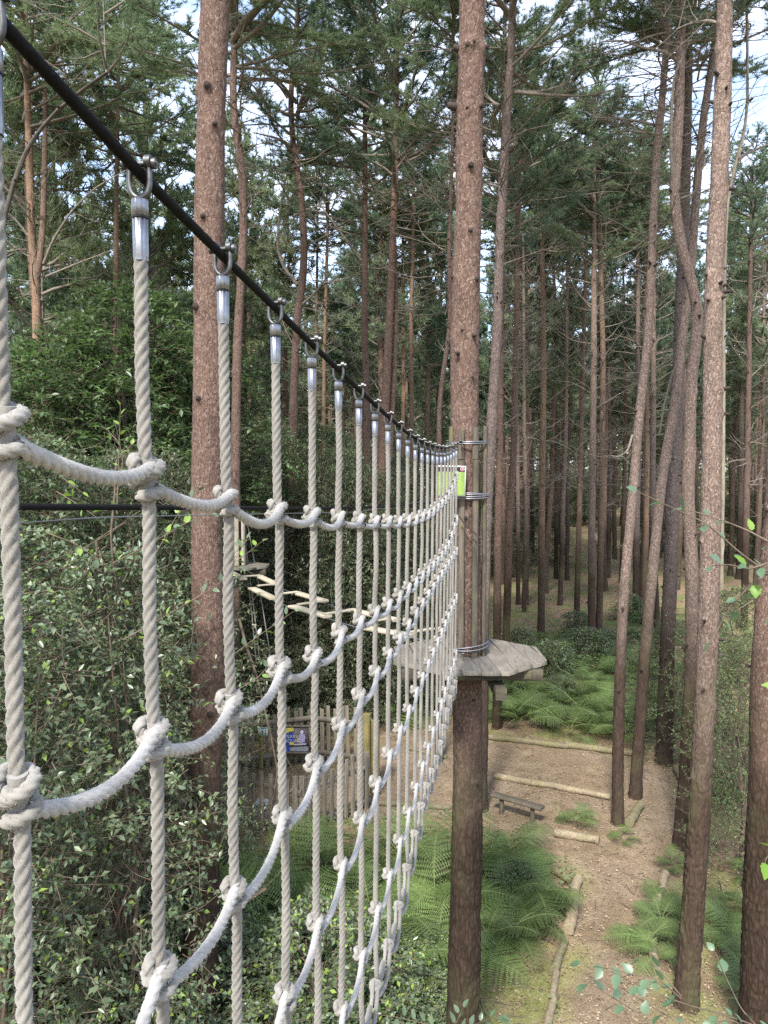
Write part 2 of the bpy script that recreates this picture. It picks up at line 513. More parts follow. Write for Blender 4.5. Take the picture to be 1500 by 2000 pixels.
M['white'] = mat_plain('white_plastic', (.75, .76, .78), (.66, .67, .70), 10, .4, 0)
M['litter'] = mat_leaf('pine_litter', (.14, .095, .062), (.33, .26, .185), .8, .1, .1, .3)
M['lime'] = mat_plain('lime_green_print', (.22, .32, .07), (.20, .30, .07), 10, .5, 0)
M['signblack'] = mat_plain('black_print', (.015, .015, .015), (.012, .012, .012), 10, .5, 0)
M['signwhite'] = mat_plain('white_print', (.75, .75, .75), (.7, .7, .7), 10, .5, 0)
M['signred'] = mat_plain('red_print', (.55, .02, .03), (.5, .02, .03), 10, .5, 0)
M['blue'] = mat_plain('blue_print', (.03, .09, .42), (.03, .08, .36), 10, .5, 0)
M['yellow'] = mat_plain('yellow_print', (.75, .68, .12), (.7, .62, .1), 10, .5, 0)
M['palegreen'] = mat_plain('pale_green_print', (.70, .74, .58), (.66, .70, .54), 10, .5, 0)
M['skyprint'] = mat_plain('pale_blue_print', (.30, .50, .62), (.28, .48, .6), 10, .5, 0)
M['lilac'] = mat_plain('lilac_print', (.52, .46, .66), (.44, .40, .58), 60, .5, 0)
M['photo'] = mat_plain('poster_backdrop_print', (.22, .17, .17), (.09, .075, .08), 25, .5, 0)
M['greyprint'] = mat_plain('grey_print', (.42, .45, .47), (.25, .27, .29), 30, .5, 0)
M['skin'] = mat_plain('skin_print', (.55, .36, .26), (.5, .32, .22), 30, .5, 0)

# ------------------------------------------------------------------ ground
PATH_PX = [(700, 1385), (860, 1425), (960, 1436), (1235, 1470), (1275, 1500), (1330, 1520), (1345, 1640), (1310, 1700), (1265, 1760),
           (1225, 1850), (1265, 1920), (1300, 2000), (1310, 2300), (1090, 2300), (1085, 2000), (1118, 1850), (1132, 1720), (1085, 1670),
           (940, 1615), (740, 1605), (470, 1625), (330, 1590), (330, 1525), (600, 1500)]
path_poly = np.array([at(x, y, z=0)[:2] for x, y in PATH_PX])
MOSS_PX = [(900, 1830), (1060, 1790), (1100, 1850), (1070, 2000), (1060, 2300), (880, 2300)]
moss_poly = np.array([at(x, y, z=0)[:2] for x, y in MOSS_PX])

def inpoly(X, Y, poly):
    c = np.zeros(X.shape, bool); n = len(poly)
    for i in range(n):
        x1, y1 = poly[i]; x2, y2 = poly[(i + 1) % n]
        cond = ((y1 > Y) != (y2 > Y)) & (X < (x2 - x1) * (Y - y1) / (y2 - y1 + 1e-12) + x1)
        c ^= cond
    return c

def spread(a, b, st, lo, hi, n):
    core = np.arange(a, b, st)
    L = a - np.geomspace(st, a - lo, n)[::-1]; R = core[-1] + np.geomspace(st, hi - core[-1], n)
    return np.concatenate([L, core, R])

def ground_h(x, y):
    x = np.asarray(x, float); y = np.asarray(y, float)
    P = np.stack([x * .35, y * .35, 0 * x], -1)
    h = vnoise(P, 3) * .07 + vnoise(P * 3, 4) * .03
    return h

def build_ground():
    xs = spread(-7, 10, .13, -420, 420, 26); ys = spread(3.5, 26, .13, -120, 700, 30)
    X, Y = np.meshgrid(xs, ys)
    wx = vnoise(np.stack([X * 1.3, Y * 1.3, X * 0], -1), 7) * .3; wy = vnoise(np.stack([X * 1.3, Y * 1.3, X * 0 + 5], -1), 8) * .3
    pm = inpoly(X + wx, Y + wy, path_poly).astype(float)
    mm = inpoly(X + wx, Y + wy, moss_poly).astype(float)
    for _ in range(2):
        for a in (pm, mm):
            a[1:-1, 1:-1] = (a[1:-1, 1:-1] * 2 + a[:-2, 1:-1] + a[2:, 1:-1] + a[1:-1, :-2] + a[1:-1, 2:]) / 6
    Z = ground_h(X, Y) + vnoise(np.stack([X * 5, Y * 5, X * 0], -1), 9) * (.012 + .02 * (1 - pm))
    Z[(np.abs(X) > 60) | (Y > 90)] *= 3
    g = G(); nx, ny = len(xs), len(ys)
    i = np.arange(ny - 1)[:, None] * nx; j = np.arange(nx - 1)[None, :]
    F = np.stack([i + j, i + j + 1, i + j + 1 + nx, i + j + nx], -1).reshape(-1, 4)
    g.add(np.stack([X, Y, Z], -1).reshape(-1, 3), F)
    m, nt, out = nodes_of('forest_floor')
    geo = nt.nodes.new('ShaderNodeNewGeometry'); pos = geo.outputs['Position']
    at_ = nt.nodes.new('ShaderNodeAttribute'); at_.attribute_name = 'zone'
    sp = nt.nodes.new('ShaderNodeSeparateColor'); nt.links.new(at_.outputs['Color'], sp.inputs[0])
    n_big = noise(nt, pos, .55, 5); n_mid = noise(nt, pos, 3.2, 6, .65); n_fine = noise(nt, pos, 45, 6, .75); n_f2 = noise(nt, pos, 160, 3, .7)
    path = ramp(nt, n_mid, [(.3, (.145, .107, .068)), (.55, (.212, .162, .105)), (.75, (.27, .218, .15))])
    path = mixc(nt, ramp(nt, n_big, [(.45, (0,) * 3), (.65, (.6,) * 3)]), path, (.24, .19, .15))
    wood = ramp(nt, n_mid, [(.3, (.15, .105, .07)), (.6, (.27, .195, .125)), (.8, (.33, .26, .16))])
    mossc = ramp(nt, n_mid, [(.3, (.11, .13, .045)), (.7, (.21, .22, .085))])
    wood = mixc(nt, ramp(nt, noise(nt, pos, .8, 6, .6), [(.46, (0,) * 3), (.58, (.85,) * 3)]), wood, mossc)
    col = mixc(nt, sp.outputs['Red'], wood, path)
    mf = nt.nodes.new('ShaderNodeMath'); mf.operation = 'MULTIPLY'
    nt.links.new(sp.outputs['Green'], mf.inputs[0]); nt.links.new(ramp(nt, noise(nt, pos, 2.2, 5), [(.35, (.2,) * 3), (.55, (1,) * 3)]), mf.inputs[1])
    col = mixc(nt, mf.outputs[0], col, ramp(nt, n_mid, [(.3, (.13, .145, .045)), (.7, (.25, .255, .095))]))
    col = mixc(nt, .85, col, ramp(nt, n_fine, [(.32, (.42, .38, .34)), (.5, (1,) * 3), (.7, (1.35, 1.32, 1.25))]), 'MULTIPLY')
    col = mixc(nt, .5, col, ramp(nt, n_f2, [(.35, (.6,) * 3), (.65, (1.3,) * 3)]), 'MULTIPLY')
    bsdf(nt, out, col, .95, bump(nt, mixc(nt, .5, n_fine, n_f2), .7, .03), 0, .1)
    o = struct('ground', g, m)
    ca = o.data.color_attributes.new('zone', 'FLOAT_COLOR', 'POINT')
    C = np.stack([pm, mm, pm * 0, pm * 0 + 1], -1).reshape(-1).astype(np.float32)
    ca.data.foreach_set('color', C)
    return o
build_ground()

# ------------------------------------------------------------------ pine parts
def trunk_geom(g, P, R, sides, dz, rough, seed, flare=.35, stubs=0, stub_z=(1.5, 14), m=0, ms=1, knots=()):
    r = np.random.default_rng(seed)
    P = np.asarray(P, float); o = np.argsort(P[:, 2]); P = P[o]; R = np.asarray(R, float)[o]
    z = np.arange(P[0, 2], P[-1, 2] + dz, dz)
    cx = np.interp(z, P[:, 2], P[:, 0]); cy = np.interp(z, P[:, 2], P[:, 1])
    k = max(1, int(.45 / dz)); ker = np.ones(2 * k + 1) / (2 * k + 1)
    sm = lambda a: np.convolve(np.pad(a, k, mode='reflect', reflect_type='odd'), ker, 'valid')
    if len(z) > 2 * k + 2:
        cx = sm(cx); cy = sm(cy)
    rr = np.interp(z, P[:, 2], R)
    th = np.linspace(0, 2 * PI, sides, endpoint=False)
    Z, TH = np.meshgrid(z, th, indexing='ij')
    RR = np.repeat(rr[:, None], sides, 1)
    h = Z - P[0, 2]
    RR = RR * (1 + flare * np.exp(-h / .22) * (1 + .35 * np.sin(5 * TH + seed)))
    q = np.stack([np.cos(TH) * RR, np.sin(TH) * RR, Z], -1)
    RR = RR * (1 + .07 * vnoise(q * np.array([6, 6, 1.8]) + seed, seed))
    if rough:
        lo = np.clip((3.2 - Z) / 1.5, 0, 1)
        n1 = np.abs(vnoise(q * np.array([38, 38, 13]) + 3, seed + 1)); n2 = vnoise(q * np.array([70, 70, 50]), seed + 2)
        RR = RR - rough * .8 + rough * (np.minimum(n1 * 2.2, 1) * (.45 + .9 * lo) + .35 * n2)
    jobs = [(r.uniform(*stub_z), r.uniform(0, 2 * PI), 1.0, None) for s in range(stubs)] + [(a, b, c, d_) for a, b, c, d_ in knots]
    for zs, ts, ksz, klen in jobs:
        if zs > z[-1] - .3 or zs < z[0] + .5: continue
        i = int((zs - z[0]) / dz)
        rb = rr[i]
        dth = (TH - ts + PI) % (2 * PI) - PI
        RR = RR + .016 * ksz * np.exp(-((dth * rb / .035) ** 2 + ((Z - zs) / .045) ** 2))
        d = np.array([math.cos(ts), math.sin(ts), r.uniform(-.1, .5)]); d /= np.linalg.norm(d)
        p0 = np.array([cx[i], cy[i], zs]) + np.array([math.cos(ts), math.sin(ts), 0]) * (rb * .93 + .010 * ksz)
        L = klen or r.uniform(.035, .10); w = r.uniform(.014, .022) * ksz
        add_tube(g, [p0, p0 + d * L * .6, p0 + d * (L * .6 + .012) + np.array([0, 0, -.004])], [w, w * .8, w * .45], 6, ms)
    V = np.stack([cx[:, None] + np.cos(TH) * RR, cy[:, None] + np.sin(TH) * RR, Z], -1).reshape(-1, 3)
    i = np.arange(len(z) - 1)[:, None] * sides; j = np.arange(sides)[None]; kk = (j + 1) % sides
    F = np.stack([i + j, i + kk, i + sides + kk, i + sides + j], -1).reshape(-1, 4)
    g.add(V, F, m)
    return cx, cy, z, rr

def curve_pts(p, d, L, n, up, wig, r):
    pts = [np.array(p, float)]; d = np.array(d, float)
    for i in range(n):
        d = d + np.array([0, 0, up / n]) + r.normal(size=3) * wig; d /= np.linalg.norm(d)
        pts.append(pts[-1] + d * L / n)
    return np.array(pts)

def crown_mesh(seed, H, R, nb, tw_per_m, tufts, nbl, bl, bw, mat, low=.0):
    r = np.random.default_rng(seed); g = G()
    gt = G()
    boughs = []
    for b in range(nb):
        u = r.random() ** .85; h = H * (low + (1 - low) * u)
        prof = (1 - .72 * u ** 1.4) * (.55 + .45 * min(1, u * 4 + .3))
        L = R * prof * r.uniform(.55, 1.15)
        az = r.uniform(0, 2 * PI)
        d = np.array([math.cos(az), math.sin(az), r.uniform(-.05, .55) + u * .5])
        P = curve_pts([0, 0, h], d, L, 6, .35, .13, r)
        add_tube(g, P, np.linspace(.012 + .014 * L, .004, 7), 4, 0, cap=False)
        boughs.append((P, L))
    add_tube(g, [[0, 0, 0], [.05, .02, H * .5], [0, .05, H]], [.02, .016, .006], 5, 0, cap=False)
    S, D = [], []
    for P, L in boughs:
        n = max(3, int(L * tw_per_m)); t = r.uniform(.22, 1, n) * 6
        i = np.clip(t.astype(int), 0, 5); f = (t - i)[:, None]
        p = P[i] * (1 - f) + P[i + 1] * f
        d = norm(norm(P[i + 1] - P[i]) * .9 + r.normal(size=(n, 3)) * np.array([.65, .65, .4]) + np.array([0, 0, .18]))
        S.append(p); D.append(d)
    S = np.concatenate(S); D = np.concatenate(D); n = len(S)
    TL = r.uniform(.18, .5, n)[:, None]
    mid = S + D * TL * .5 + np.array([0, 0, .01]); end = S + D * TL + np.array([0, 0, .05]) * TL
    batch_tubes(g, np.stack([S, mid, end], 1), np.tile([.006, .004, .002], (n, 1)), 3, 0)
    for k in range(tufts):
        t = .35 + .65 * (k + r.random((n, 1))) / tufts
        q = S + D * TL * t
        q = np.repeat(q, nbl, 0); dd = np.repeat(D, nbl, 0)
        dd = norm(dd * .55 + r.normal(size=dd.shape) * .6 + np.array([0, 0, .25]))
        m = len(q)
        blades(g, q, dd, r.uniform(.7, 1.2, m) * bl, r.uniform(.8, 1.2, m) * bw, 1, r)
    return g.mesh('crown', [M['dead'], mat], False)

def dead_mesh(seed, H, n, Lr, rad=.014):
    r = np.random.default_rng(seed); g = G()
    for b in range(n):
        z = H * r.random(); az = r.uniform(0, 2 * PI); L = r.uniform(*Lr) * (.6 + .6 * z / H)
        P = curve_pts([0, 0, z], [math.cos(az), math.sin(az), r.uniform(-.1, .6)], L, 6, r.uniform(-.3, .9), .13, r)
        w = rad * (.5 + .4 * L)
        add_tube(g, P, np.linspace(w, .003, 7), 4, 0, cap=False)
        for k in range(int(L * 4.5)):
            i = r.integers(1, 6); d = norm(P[i + 1 if i < 6 else 6] - P[i]) * .6 + r.normal(size=3) * .6 + np.array([0, 0, .2])
            Q = curve_pts(P[i], d / np.linalg.norm(d), r.uniform(.15, .55) * min(1.3, L), 3, .2, .18, r)
            add_tube(g, Q, [.005, .0035, .0028, .0015], 3, 0, cap=False)
    return g.mesh('dead_branches', [M['dead']], True)

CROWN = [crown_mesh(100 + s, 7.5, 2.9, 62, 14, 4, 15, .12, .0115, M[['needle', 'needle_blue', 'needle', 'needle_blue'][s]]) for s in range(4)]
CROWN_FAR = [crown_mesh(120 + s, 8.5, 2.5, 60, 8, 3, 8, .24, .036, M[['needle_far', 'needle_far', 'needle', 'needle_blue'][s]]) for s in range(4)]
CROWN_OPEN = [crown_mesh(115 + s, 7.5, 2.6, 24, 9, 3, 10, .13, .013, M['needle']) for s in range(2)]  # for crowns above the frame, thinned to let more light down
DEAD = [dead_mesh(140 + s, 6, 44, (.5, 2.2)) for s in range(4)]
DEAD_FAR = [dead_mesh(150 + s, 7, 44, (.6, 2.1), .019) for s in range(3)]

def px_path(pts, Y):
    return np.array([at(x, y, Y) for x, y in pts])

def pine(label, pts, w, Y=None, base=None, top=15.5, crown_y=None, crown=0, cs=1.0, dead_y=None, dead_scale=1.0, mat='bark',
         branches=(), stubs=None, forks=(), name='pine_tree', group=None, wtop=None, cmin=None, knots=()):
    """a pine traced from the photo: pts are stem points, w its width there at mid height (px)"""
    if base is not None:
        b = at(base[0], base[1], z=0); Y = b[1]
        pts = list(pts) + [base]
    P = px_path(pts, Y)
    P = P[np.argsort(P[:, 2])]
    gz = float(ground_h(P[0, 0], Y))
    if base is None or P[0, 2] > .05:
        sl = (P[1, :2] - P[0, :2]) / max(P[1, 2] - P[0, 2], .3) if base is None else np.zeros(2)
        sl = np.clip(sl, -.05, .05)
        P = np.vstack([[P[0, 0] - sl[0] * (P[0, 2] - gz), P[0, 1], gz - .08], P])
    else:
        P[0, 2] = gz - .08
    if P[-1, 2] < top:
        sl = np.clip((P[-1, 0] - P[-2, 0]) / max(P[-1, 2] - P[-2, 2], .3), -.04, .04)
        P = np.vstack([P, [P[-1, 0] + sl * (top - P[-1, 2]), P[-1, 1], top]])
    r0 = w * Y / 1500 / 2
    zr = P[:, 2]
    R = r0 * np.interp(zr, [0, 3, 6, 10, 16], [1.16, 1.06, 1.0, .85, .45] if Y < 7.5 else [1.12, 1.04, .94, .76, .42])
    loc = np.array([P[0, 0], Y, max(gz, 0)])
    t = thing(name, label, 'tree', loc, group)
    g = G()
    near = Y < 9
    mid = Y < 16
    sides, dz = (64, .016) if near else ((28, .05) if mid else (14, .16))
    ns = stubs if stubs is not None else (26 if near else 18 if mid else 8)
    # knots given as (side -1..1 across the stem, photo row, size, length)
    kn = [(at(750, ky, Y)[2], -PI / 2 + math.asin(max(-1, min(1, kx))), ks, kl) for kx, ky, ks, kl in knots]
    cx, cy, z, rr = trunk_geom(g, P, R, sides, dz, .009 if near else (.008 if mid else .0), int(abs(P[0, 0]) * 100) + 5, .3, ns, knots=kn)
    part('trunk', g, [M[mat], M['knot_dark']], t)
    def trunk_at(h):
        return np.array([np.interp(h, z, cx), np.interp(h, z, cy), h])
    for fk in forks:
        Pf = px_path(fk['pts'], Y + fk.get('dy', 0)); gf = G()
        Rf = np.linspace(fk['w'][0], fk['w'][1], len(Pf)) * Y / 3000
        n = len(Pf) * 8
        tt = np.linspace(0, len(Pf) - 1, n); ii = np.arange(len(Pf))
        Ps = np.stack([np.interp(tt, ii, Pf[:, k]) for k in range(3)], -1)
        for _ in range(6): Ps[1:-1] = (Ps[:-2] + 2 * Ps[1:-1] + Ps[2:]) / 4
        add_tube(gf, Ps, np.interp(tt, ii, Rf), 16)
        part('limb', gf, [M[fk.get('mat', mat)]], t)
    for bi, br in enumerate(branches):
        Pb = px_path(br[0], Y); r = np.random.default_rng(bi + int(Y * 10))
        Pb[:, 1] += np.linspace(0, r.uniform(-.5, .5), len(Pb))
        gb = G(); n = len(Pb) * 6; tt = np.linspace(0, len(Pb) - 1, n); ii = np.arange(len(Pb))
        Ps = np.stack([np.interp(tt, ii, Pb[:, k]) for k in range(3)], -1)
        for _ in range(4): Ps[1:-1] = (Ps[:-2] + 2 * Ps[1:-1] + Ps[2:]) / 4
        wb = br[1] * Y / 3000
        add_tube(gb, Ps, np.linspace(wb, wb * .3, n), 7)
        for k in range(10):
            i = r.integers(3, n - 1)
            d = norm(Ps[min(i + 1, n - 1)] - Ps[i - 1]) + r.normal(size=3) * .7
            Q = curve_pts(Ps[i], norm(d), r.uniform(.2, .7), 4, .2, .2, r)
            add_tube(gb, Q, np.linspace(.006, .002, 5), 3, cap=False)
        part('branch', gb, [M['dead']], t)
    rz = random.uniform(0, 6.28)
    hi_b = at(750, dead_y, Y)[2] if dead_y is not None else 4.5
    cz = at(750, crown_y, Y)[2] if crown_y is not None else 12.0
    if cmin: cz = max(cz, cmin)
    k = int(abs(P[0, 0]) * 10)
    span = max(cz + .5 - hi_b, 1.5)
    p = trunk_at(hi_b)
    inst('dead_branches', DEAD[k % 4] if Y < 20 else DEAD_FAR[k % 3], t, p - loc, (0, 0, rz), (dead_scale, dead_scale, span / (6 if Y < 20 else 7)), kind='stuff')
    p = trunk_at(min(cz, z[-1]))
    H = 7.5 if Y < 26 else 8.5
    o = inst('crown', CROWN_OPEN[crown % 2] if crown_y is not None and crown_y < -150 else (CROWN if Y < 26 else CROWN_FAR)[crown % 4], t, p - loc, (0, 0, rz), (cs, cs, max((top + 1.2 - cz) / H, .5)), kind='stuff')
    return t

# ---- the platform's tree and the other near trees
TREES = {}
pine("thick pine stem wrapped in battens that carries the wooden platform",
     [(922, 0), (919, 200), (915, 400), (910, 600), (906, 760), (909, 900), (914, 1280), (913, 1500), (910, 1700), (905, 1950)], 57, Y=6.6, top=17,
     crown_y=-600, dead_y=-200, stubs=22, name='platform_tree',
     knots=[(-.95, 100, 1.7, .05), (-.3, 103, 1.4, .03), (.05, 98, 1.3, .03), (.9, 100, 1.6, .04), (-.98, 212, 1.8, .11), (-.3, 225, 1.2, .03), (.6, 218, 1.2, .03),
            (0, 335, 1.7, .05), (.95, 322, 1, .03), (-.95, 320, 1, .03), (.05, 460, 1.2, .03), (-.9, 545, 1.2, .03), (.5, 553, 1.5, .04), (-.3, 650, 1, .02), (.4, 740, 1, .02),
            (-.2, 1010, 1.2, .02), (.5, 1520, 1.2, .03), (.9, 1570, 1.6, .03)])
pine("big reddish pine trunk left of centre behind the nearest ropes",
     [(421, 0), (411, 300), (408, 700), (404, 1000), (405, 1300), (398, 1600), (392, 1900)], 62, Y=6.5, top=16, crown_y=-700, dead_y=-200, stubs=12,
     knots=[(-.1, 182, 1.9, .03), (.4, 255, 1.6, .03), (-.95, 180, 1.2, .03), (-.2, 432, 1.3, .03), (-.55, 605, 1.8, .04), (-.3, 782, 1.8, .05), (.4, 1385, 1.5, .04), (.3, 1540, 1.5, .03), (-.8, 965, 1.3, .03)])
pine("large straight flaky pine at right whose foot stands beside the path",
     [(1416, 0), (1412, 200), (1402, 400), (1392, 600), (1392, 750), (1388, 1000), (1381, 1300), (1365, 1600), (1345, 1900)], 40, base=(1340, 1955), top=16,
     crown_y=-400, dead_y=60, mat='bark_grey', stubs=46, cs=1.0,
     branches=[([(1410, 50), (1395, 28), (1365, 22), (1345, 22)], 9)])
pine("dark plated pine trunk cut by the right edge of the photo",
     [(1585, 0), (1560, 500), (1531, 860), (1527, 1000), (1508, 1200), (1494, 1375), (1500, 1450), (1490, 1700), (1481, 1950)], 62, Y=6.9, top=16, crown_y=-600, dead_y=-100, stubs=20)
pine("s-bent grey pine stem crossing behind the large straight right pine",
     [(1330, 0), (1328, 150), (1325, 260), (1316, 370), (1322, 450), (1340, 520), (1362, 580), (1368, 640), (1352, 700), (1347, 800), (1348, 880), (1341, 960),
      (1350, 1050), (1352, 1300), (1342, 1500)], 26, base=(1328, 1655), top=16, crown_y=40, dead_y=420, mat='bark_grey', crown=1, stubs=30,
     branches=[([(1328, 122), (1300, 100), (1260, 93), (1220, 77), (1177, 78)], 8), ([(1328, 60), (1283, 57), (1233, 70), (1190, 72)], 6),
               ([(1318, 372), (1306, 307), (1302, 233), (1302, 167), (1320, 127)], 9), ([(1325, 390), (1350, 385), (1352, 350), (1375, 310)], 6)])
pine("straight pine with flared roots behind the clearing at right",
     [(1345, 0), (1342, 250), (1335, 450), (1331, 560), (1322, 800), (1314, 960), (1308, 1160), (1300, 1350)], 27, base=(1297, 1492), top=16, crown_y=180, dead_y=560, crown=2, mat='bark_grey')
pine("orange barked pine leaning right, foot at the short log",
     [(1400, 60), (1397, 83), (1373, 233), (1358, 400), (1350, 530), (1335, 640), (1318, 793), (1293, 927), (1280, 1060), (1267, 1193), (1258, 1293)], 21,
     base=(1240, 1562), top=16, crown_y=60, dead_y=450, mat='bark_grey', crown=0,
     branches=[([(1345, 690), (1320, 720), (1305, 790), (1300, 850)], 8)])
pine("pale flaky pine leaning right with a fern tuft at its foot",
     [(1305, 60), (1300, 100), (1292, 217), (1283, 283), (1277, 400), (1272, 533), (1265, 677), (1248, 810), (1238, 943), (1227, 1060), (1218, 1160), (1212, 1277), (1206, 1500)],
     20, base=(1207, 1618), top=16, crown_y=130, dead_y=520, mat='bark_grey', crown=3, stubs=30,
     branches=[([(1290, 247), (1250, 232), (1210, 222), (1165, 215)], 6), ([(1278, 262), (1240, 250), (1190, 245)], 5), ([(1235, 850), (1222, 880), (1200, 893), (1180, 890)], 5)])
pine("slender bare dead stem with a peeling top at upper right",
     [(1458, 0), (1460, 120), (1460, 233), (1443, 300), (1427, 350), (1417, 433), (1414, 600), (1412, 900), (1408, 1200)], 9, base=(1402, 1520), top=11.5, crown_y=-900,
     dead_y=400, dead_scale=.5, mat='pale_dead', name='dead_tree', branches=[([(1443, 312), (1465, 293), (1500, 274), (1540, 255)], 8)], stubs=8)
pine("pinkish pine stem just right of the platform tree",
     [(1000, 60), (998, 120), (990, 213), (980, 400), (975, 500), (972, 633), (968, 700), (962, 793), (957, 893), (950, 1000), (947, 1080), (945, 1200)], 23,
     base=(938, 1590), top=15.5, crown_y=150, dead_y=560, crown=0, cs=1.05, stubs=34, mat='bark_grey',
     branches=[([(990, 213), (967, 187), (947, 143)], 9), ([(1003, 178), (1057, 173), (1110, 150), (1143, 117)], 6), ([(1003, 180), (1077, 183), (1150, 183), (1217, 163)], 7),
               ([(978, 365), (955, 352), (935, 350)], 5)])
pine("left of two stems rising behind the platform's right half",
     [(978, 700), (976, 865), (972, 1050), (971, 1210), (971, 1330)], 15, base=(970, 1425), top=15, crown_y=520, dead_y=880, crown=1)
pine("right of two stems rising behind the platform's right half",
     [(1012, 430), (1008, 650), (1004, 865), (995, 1010), (990, 1207)], 14, base=(986, 1330), top=15, crown_y=430, dead_y=900, crown=2)
pine("wavy pine stem behind the fourth and fifth vertical ropes",
     [(585, 0), (580, 33), (567, 200), (572, 283), (587, 367), (595, 483), (590, 567), (580, 617), (573, 793), (572, 927), (572, 1100)], 18, Y=17, top=16,
     crown_y=330, dead_y=800, crown=3, mat='bark',
     branches=[([(581, 557), (553, 520), (540, 483), (543, 417), (553, 350), (560, 325)], 8), ([(587, 597), (617, 577), (657, 527)], 6), ([(568, 285), (540, 275), (500, 272)], 7),
               ([(562, 192), (540, 165), (515, 140)], 5)])
pine("dark straight pine with drooping boughs centre left",
     [(713, 333), (713, 500), (712, 633), (717, 800), (716, 1000), (716, 1200), (716, 1350)], 15, Y=17.5, top=15, crown_y=400, dead_y=840, crown=1,
     branches=[([(707, 510), (660, 447), (600, 363)], 6)])
pine("tall double pine under the dense dark crown at top centre",
     [(775, 100), (773, 233), (772, 367), (767, 467), (760, 633), (757, 700), (747, 893), (741, 1000), (739, 1160)], 18, Y=16.5, top=16.5, crown_y=400, dead_y=760, crown=1, cs=1.15,
     forks=[dict(pts=[(769, 440), (772, 540), (773, 633), (768, 760), (760, 900)], w=(8, 13), dy=.2)],
     branches=[([(763, 277), (700, 253), (660, 250)], 6), ([(787, 233), (833, 260), (870, 268)], 6), ([(775, 330), (800, 300), (840, 240)], 5)])
pine("thin wavering pine hugging the platform tree's left side",
     [(884, 260), (882, 333), (877, 500), (880, 633), (870, 700), (858, 777), (857, 900), (857, 1100)], 11, Y=14, top=13, crown_y=300, dead_y=700, crown=2, cs=.7)
pine("pale thin trunk between the tall double pine and the platform tree",
     [(808, 400), (806, 500), (803, 633), (804, 800), (802, 1000)], 10, Y=24, top=14, crown_y=480, dead_y=760, crown=3, mat='bark_orange')
pine("thin pale trunk just left of the pale central trunk",
     [(787, 500), (787, 620), (788, 760), (786, 900), (784, 1100)], 9, Y=26, top=14, crown_y=520, dead_y=800, crown=0, mat='bark_orange')
pine("slim orange trunk right of the wavy pine",
     [(640, 440), (637, 560), (633, 700), (632, 900)], 9, Y=25, top=14, crown_y=480, dead_y=800, crown=1, mat='bark_orange')
pine("slim orange trunk close against the wavy pine",
     [(620, 450), (619, 560), (617, 700), (615, 900)], 8, Y=27, top=14, crown_y=500, dead_y=820, crown=2, mat='bark_orange')
pine("twin topped orange pine near the left edge",
     [(60, 400), (62, 470), (70, 545), (72, 633), (72, 727), (68, 900), (66, 1093)], 20, Y=15, top=14.5, crown_y=330, dead_y=700, crown=0, cs=1.25, mat='bark_orange',
     forks=[dict(pts=[(70, 545), (78, 510), (84, 440), (86, 367), (88, 267), (88, 160)], w=(14, 8))],
     branches=[([(85, 515), (110, 470), (150, 420), (200, 380), (275, 345)], 6), ([(90, 540), (150, 515), (215, 490)], 5), ([(62, 470), (35, 430), (5, 410)], 6)])
pine("slim upright pine between the left edge and the big reddish trunk",
     [(231, 150), (230, 200), (227, 400), (226, 633), (226, 727), (223, 893), (222, 1100)], 13, Y=18, top=15, crown_y=320, dead_y=650, crown=3, cs=1.25, mat='bark_orange')
pine("curved dark stem arching in from the left edge",
     [(-60, 900), (-40, 650), (0, 460), (23, 367), (43, 307), (83, 233), (150, 180), (207, 147)], 13, Y=10.5, top=10.6, crown_y=-200, dead_y=200, dead_scale=.6, stubs=6, cs=.5, mat='dark_stem')
pine("crooked pine behind the big reddish trunk, holding the small far platform",
     [(455, 180), (453, 213), (467, 283), (477, 400), (474, 500), (467, 600), (462, 750), (459, 950), (460, 1100), (458, 1250)], 21, Y=12.3, top=15, crown_y=210, dead_y=500, crown=2, cs=1.15, name='platform_tree')
# distant stems on the right half that can be told apart
RT = [((1023, 560), (1024, 800), (1027, 1000), (1023, 1195), 9, "slim stem just right of the platform tree's neighbours, near a fallen branch"),
      ((1060, 560), (1062, 740), (1058, 1000), (1057, 1252), 15, "brown pine trunk rising from moss right of the platform"),
      ((1108, 600), (1105, 860), (1099, 1000), (1094, 1182), 10, "orange topped stem with its foot by a pale stump"),
      ((1143, 560), (1138, 727), (1133, 927), (1126, 1222), 12, "pale flaky stem left of the twin trunks"),
      ((1160, 480), (1160, 700), (1156, 1000), (1156, 1292), 16, "left trunk of a close pair in the middle distance"),
      ((1172, 480), (1178, 700), (1174, 1000), (1169, 1288), 14, "right trunk of a close pair in the middle distance"),
      ((1190, 800), (1192, 900), (1188, 1000), (1188, 1130), 10, "broken stem with splintered base right of the close pair"),
      ((1219, 620), (1222, 800), (1218, 1000), (1213, 1140), 9, "thin far stem left of the pale leaning pine"),
      ((1246, 700), (1246, 900), (1243, 1050), (1241, 1205), 13, "dark stem right of the pale leaning pine"),
      ((1262, 720), (1264, 900), (1262, 1050), (1255, 1198), 12, "bent stem beside the dark stem right of the pale leaning pine"),
      ((1276, 640), (1276, 800), (1274, 1000), (1286, 1280), 13, "brown stem seen between the two leaning pines"),
      ((1465, 560), (1462, 760), (1458, 1000), (1453, 1230), 14, "orange trunk on bare soil near the right edge"),
      ((1450, 700), (1448, 800), (1447, 950), (1443, 1130), 12, "trunk standing close left of the orange trunk at right edge"),
      ((1490, 720), (1486, 860), (1482, 1000), (1478, 1150), 12, "slender trunk between the orange trunk and the right edge"),
      ((1037, 800), (1036, 900), (1034, 1000), (1032, 1080), 8, "far dark stem behind the brown trunk right of platform"),
      ((1080, 640), (1086, 860), (1087, 980), (1086, 1130), 9, "far stem under the small distant deck"),
      ((946, 1000), (1010, 760), (1012, 980), (1012, 1180), 9, "thin stem between the platform's two rear stems and a forked one"),
      ]
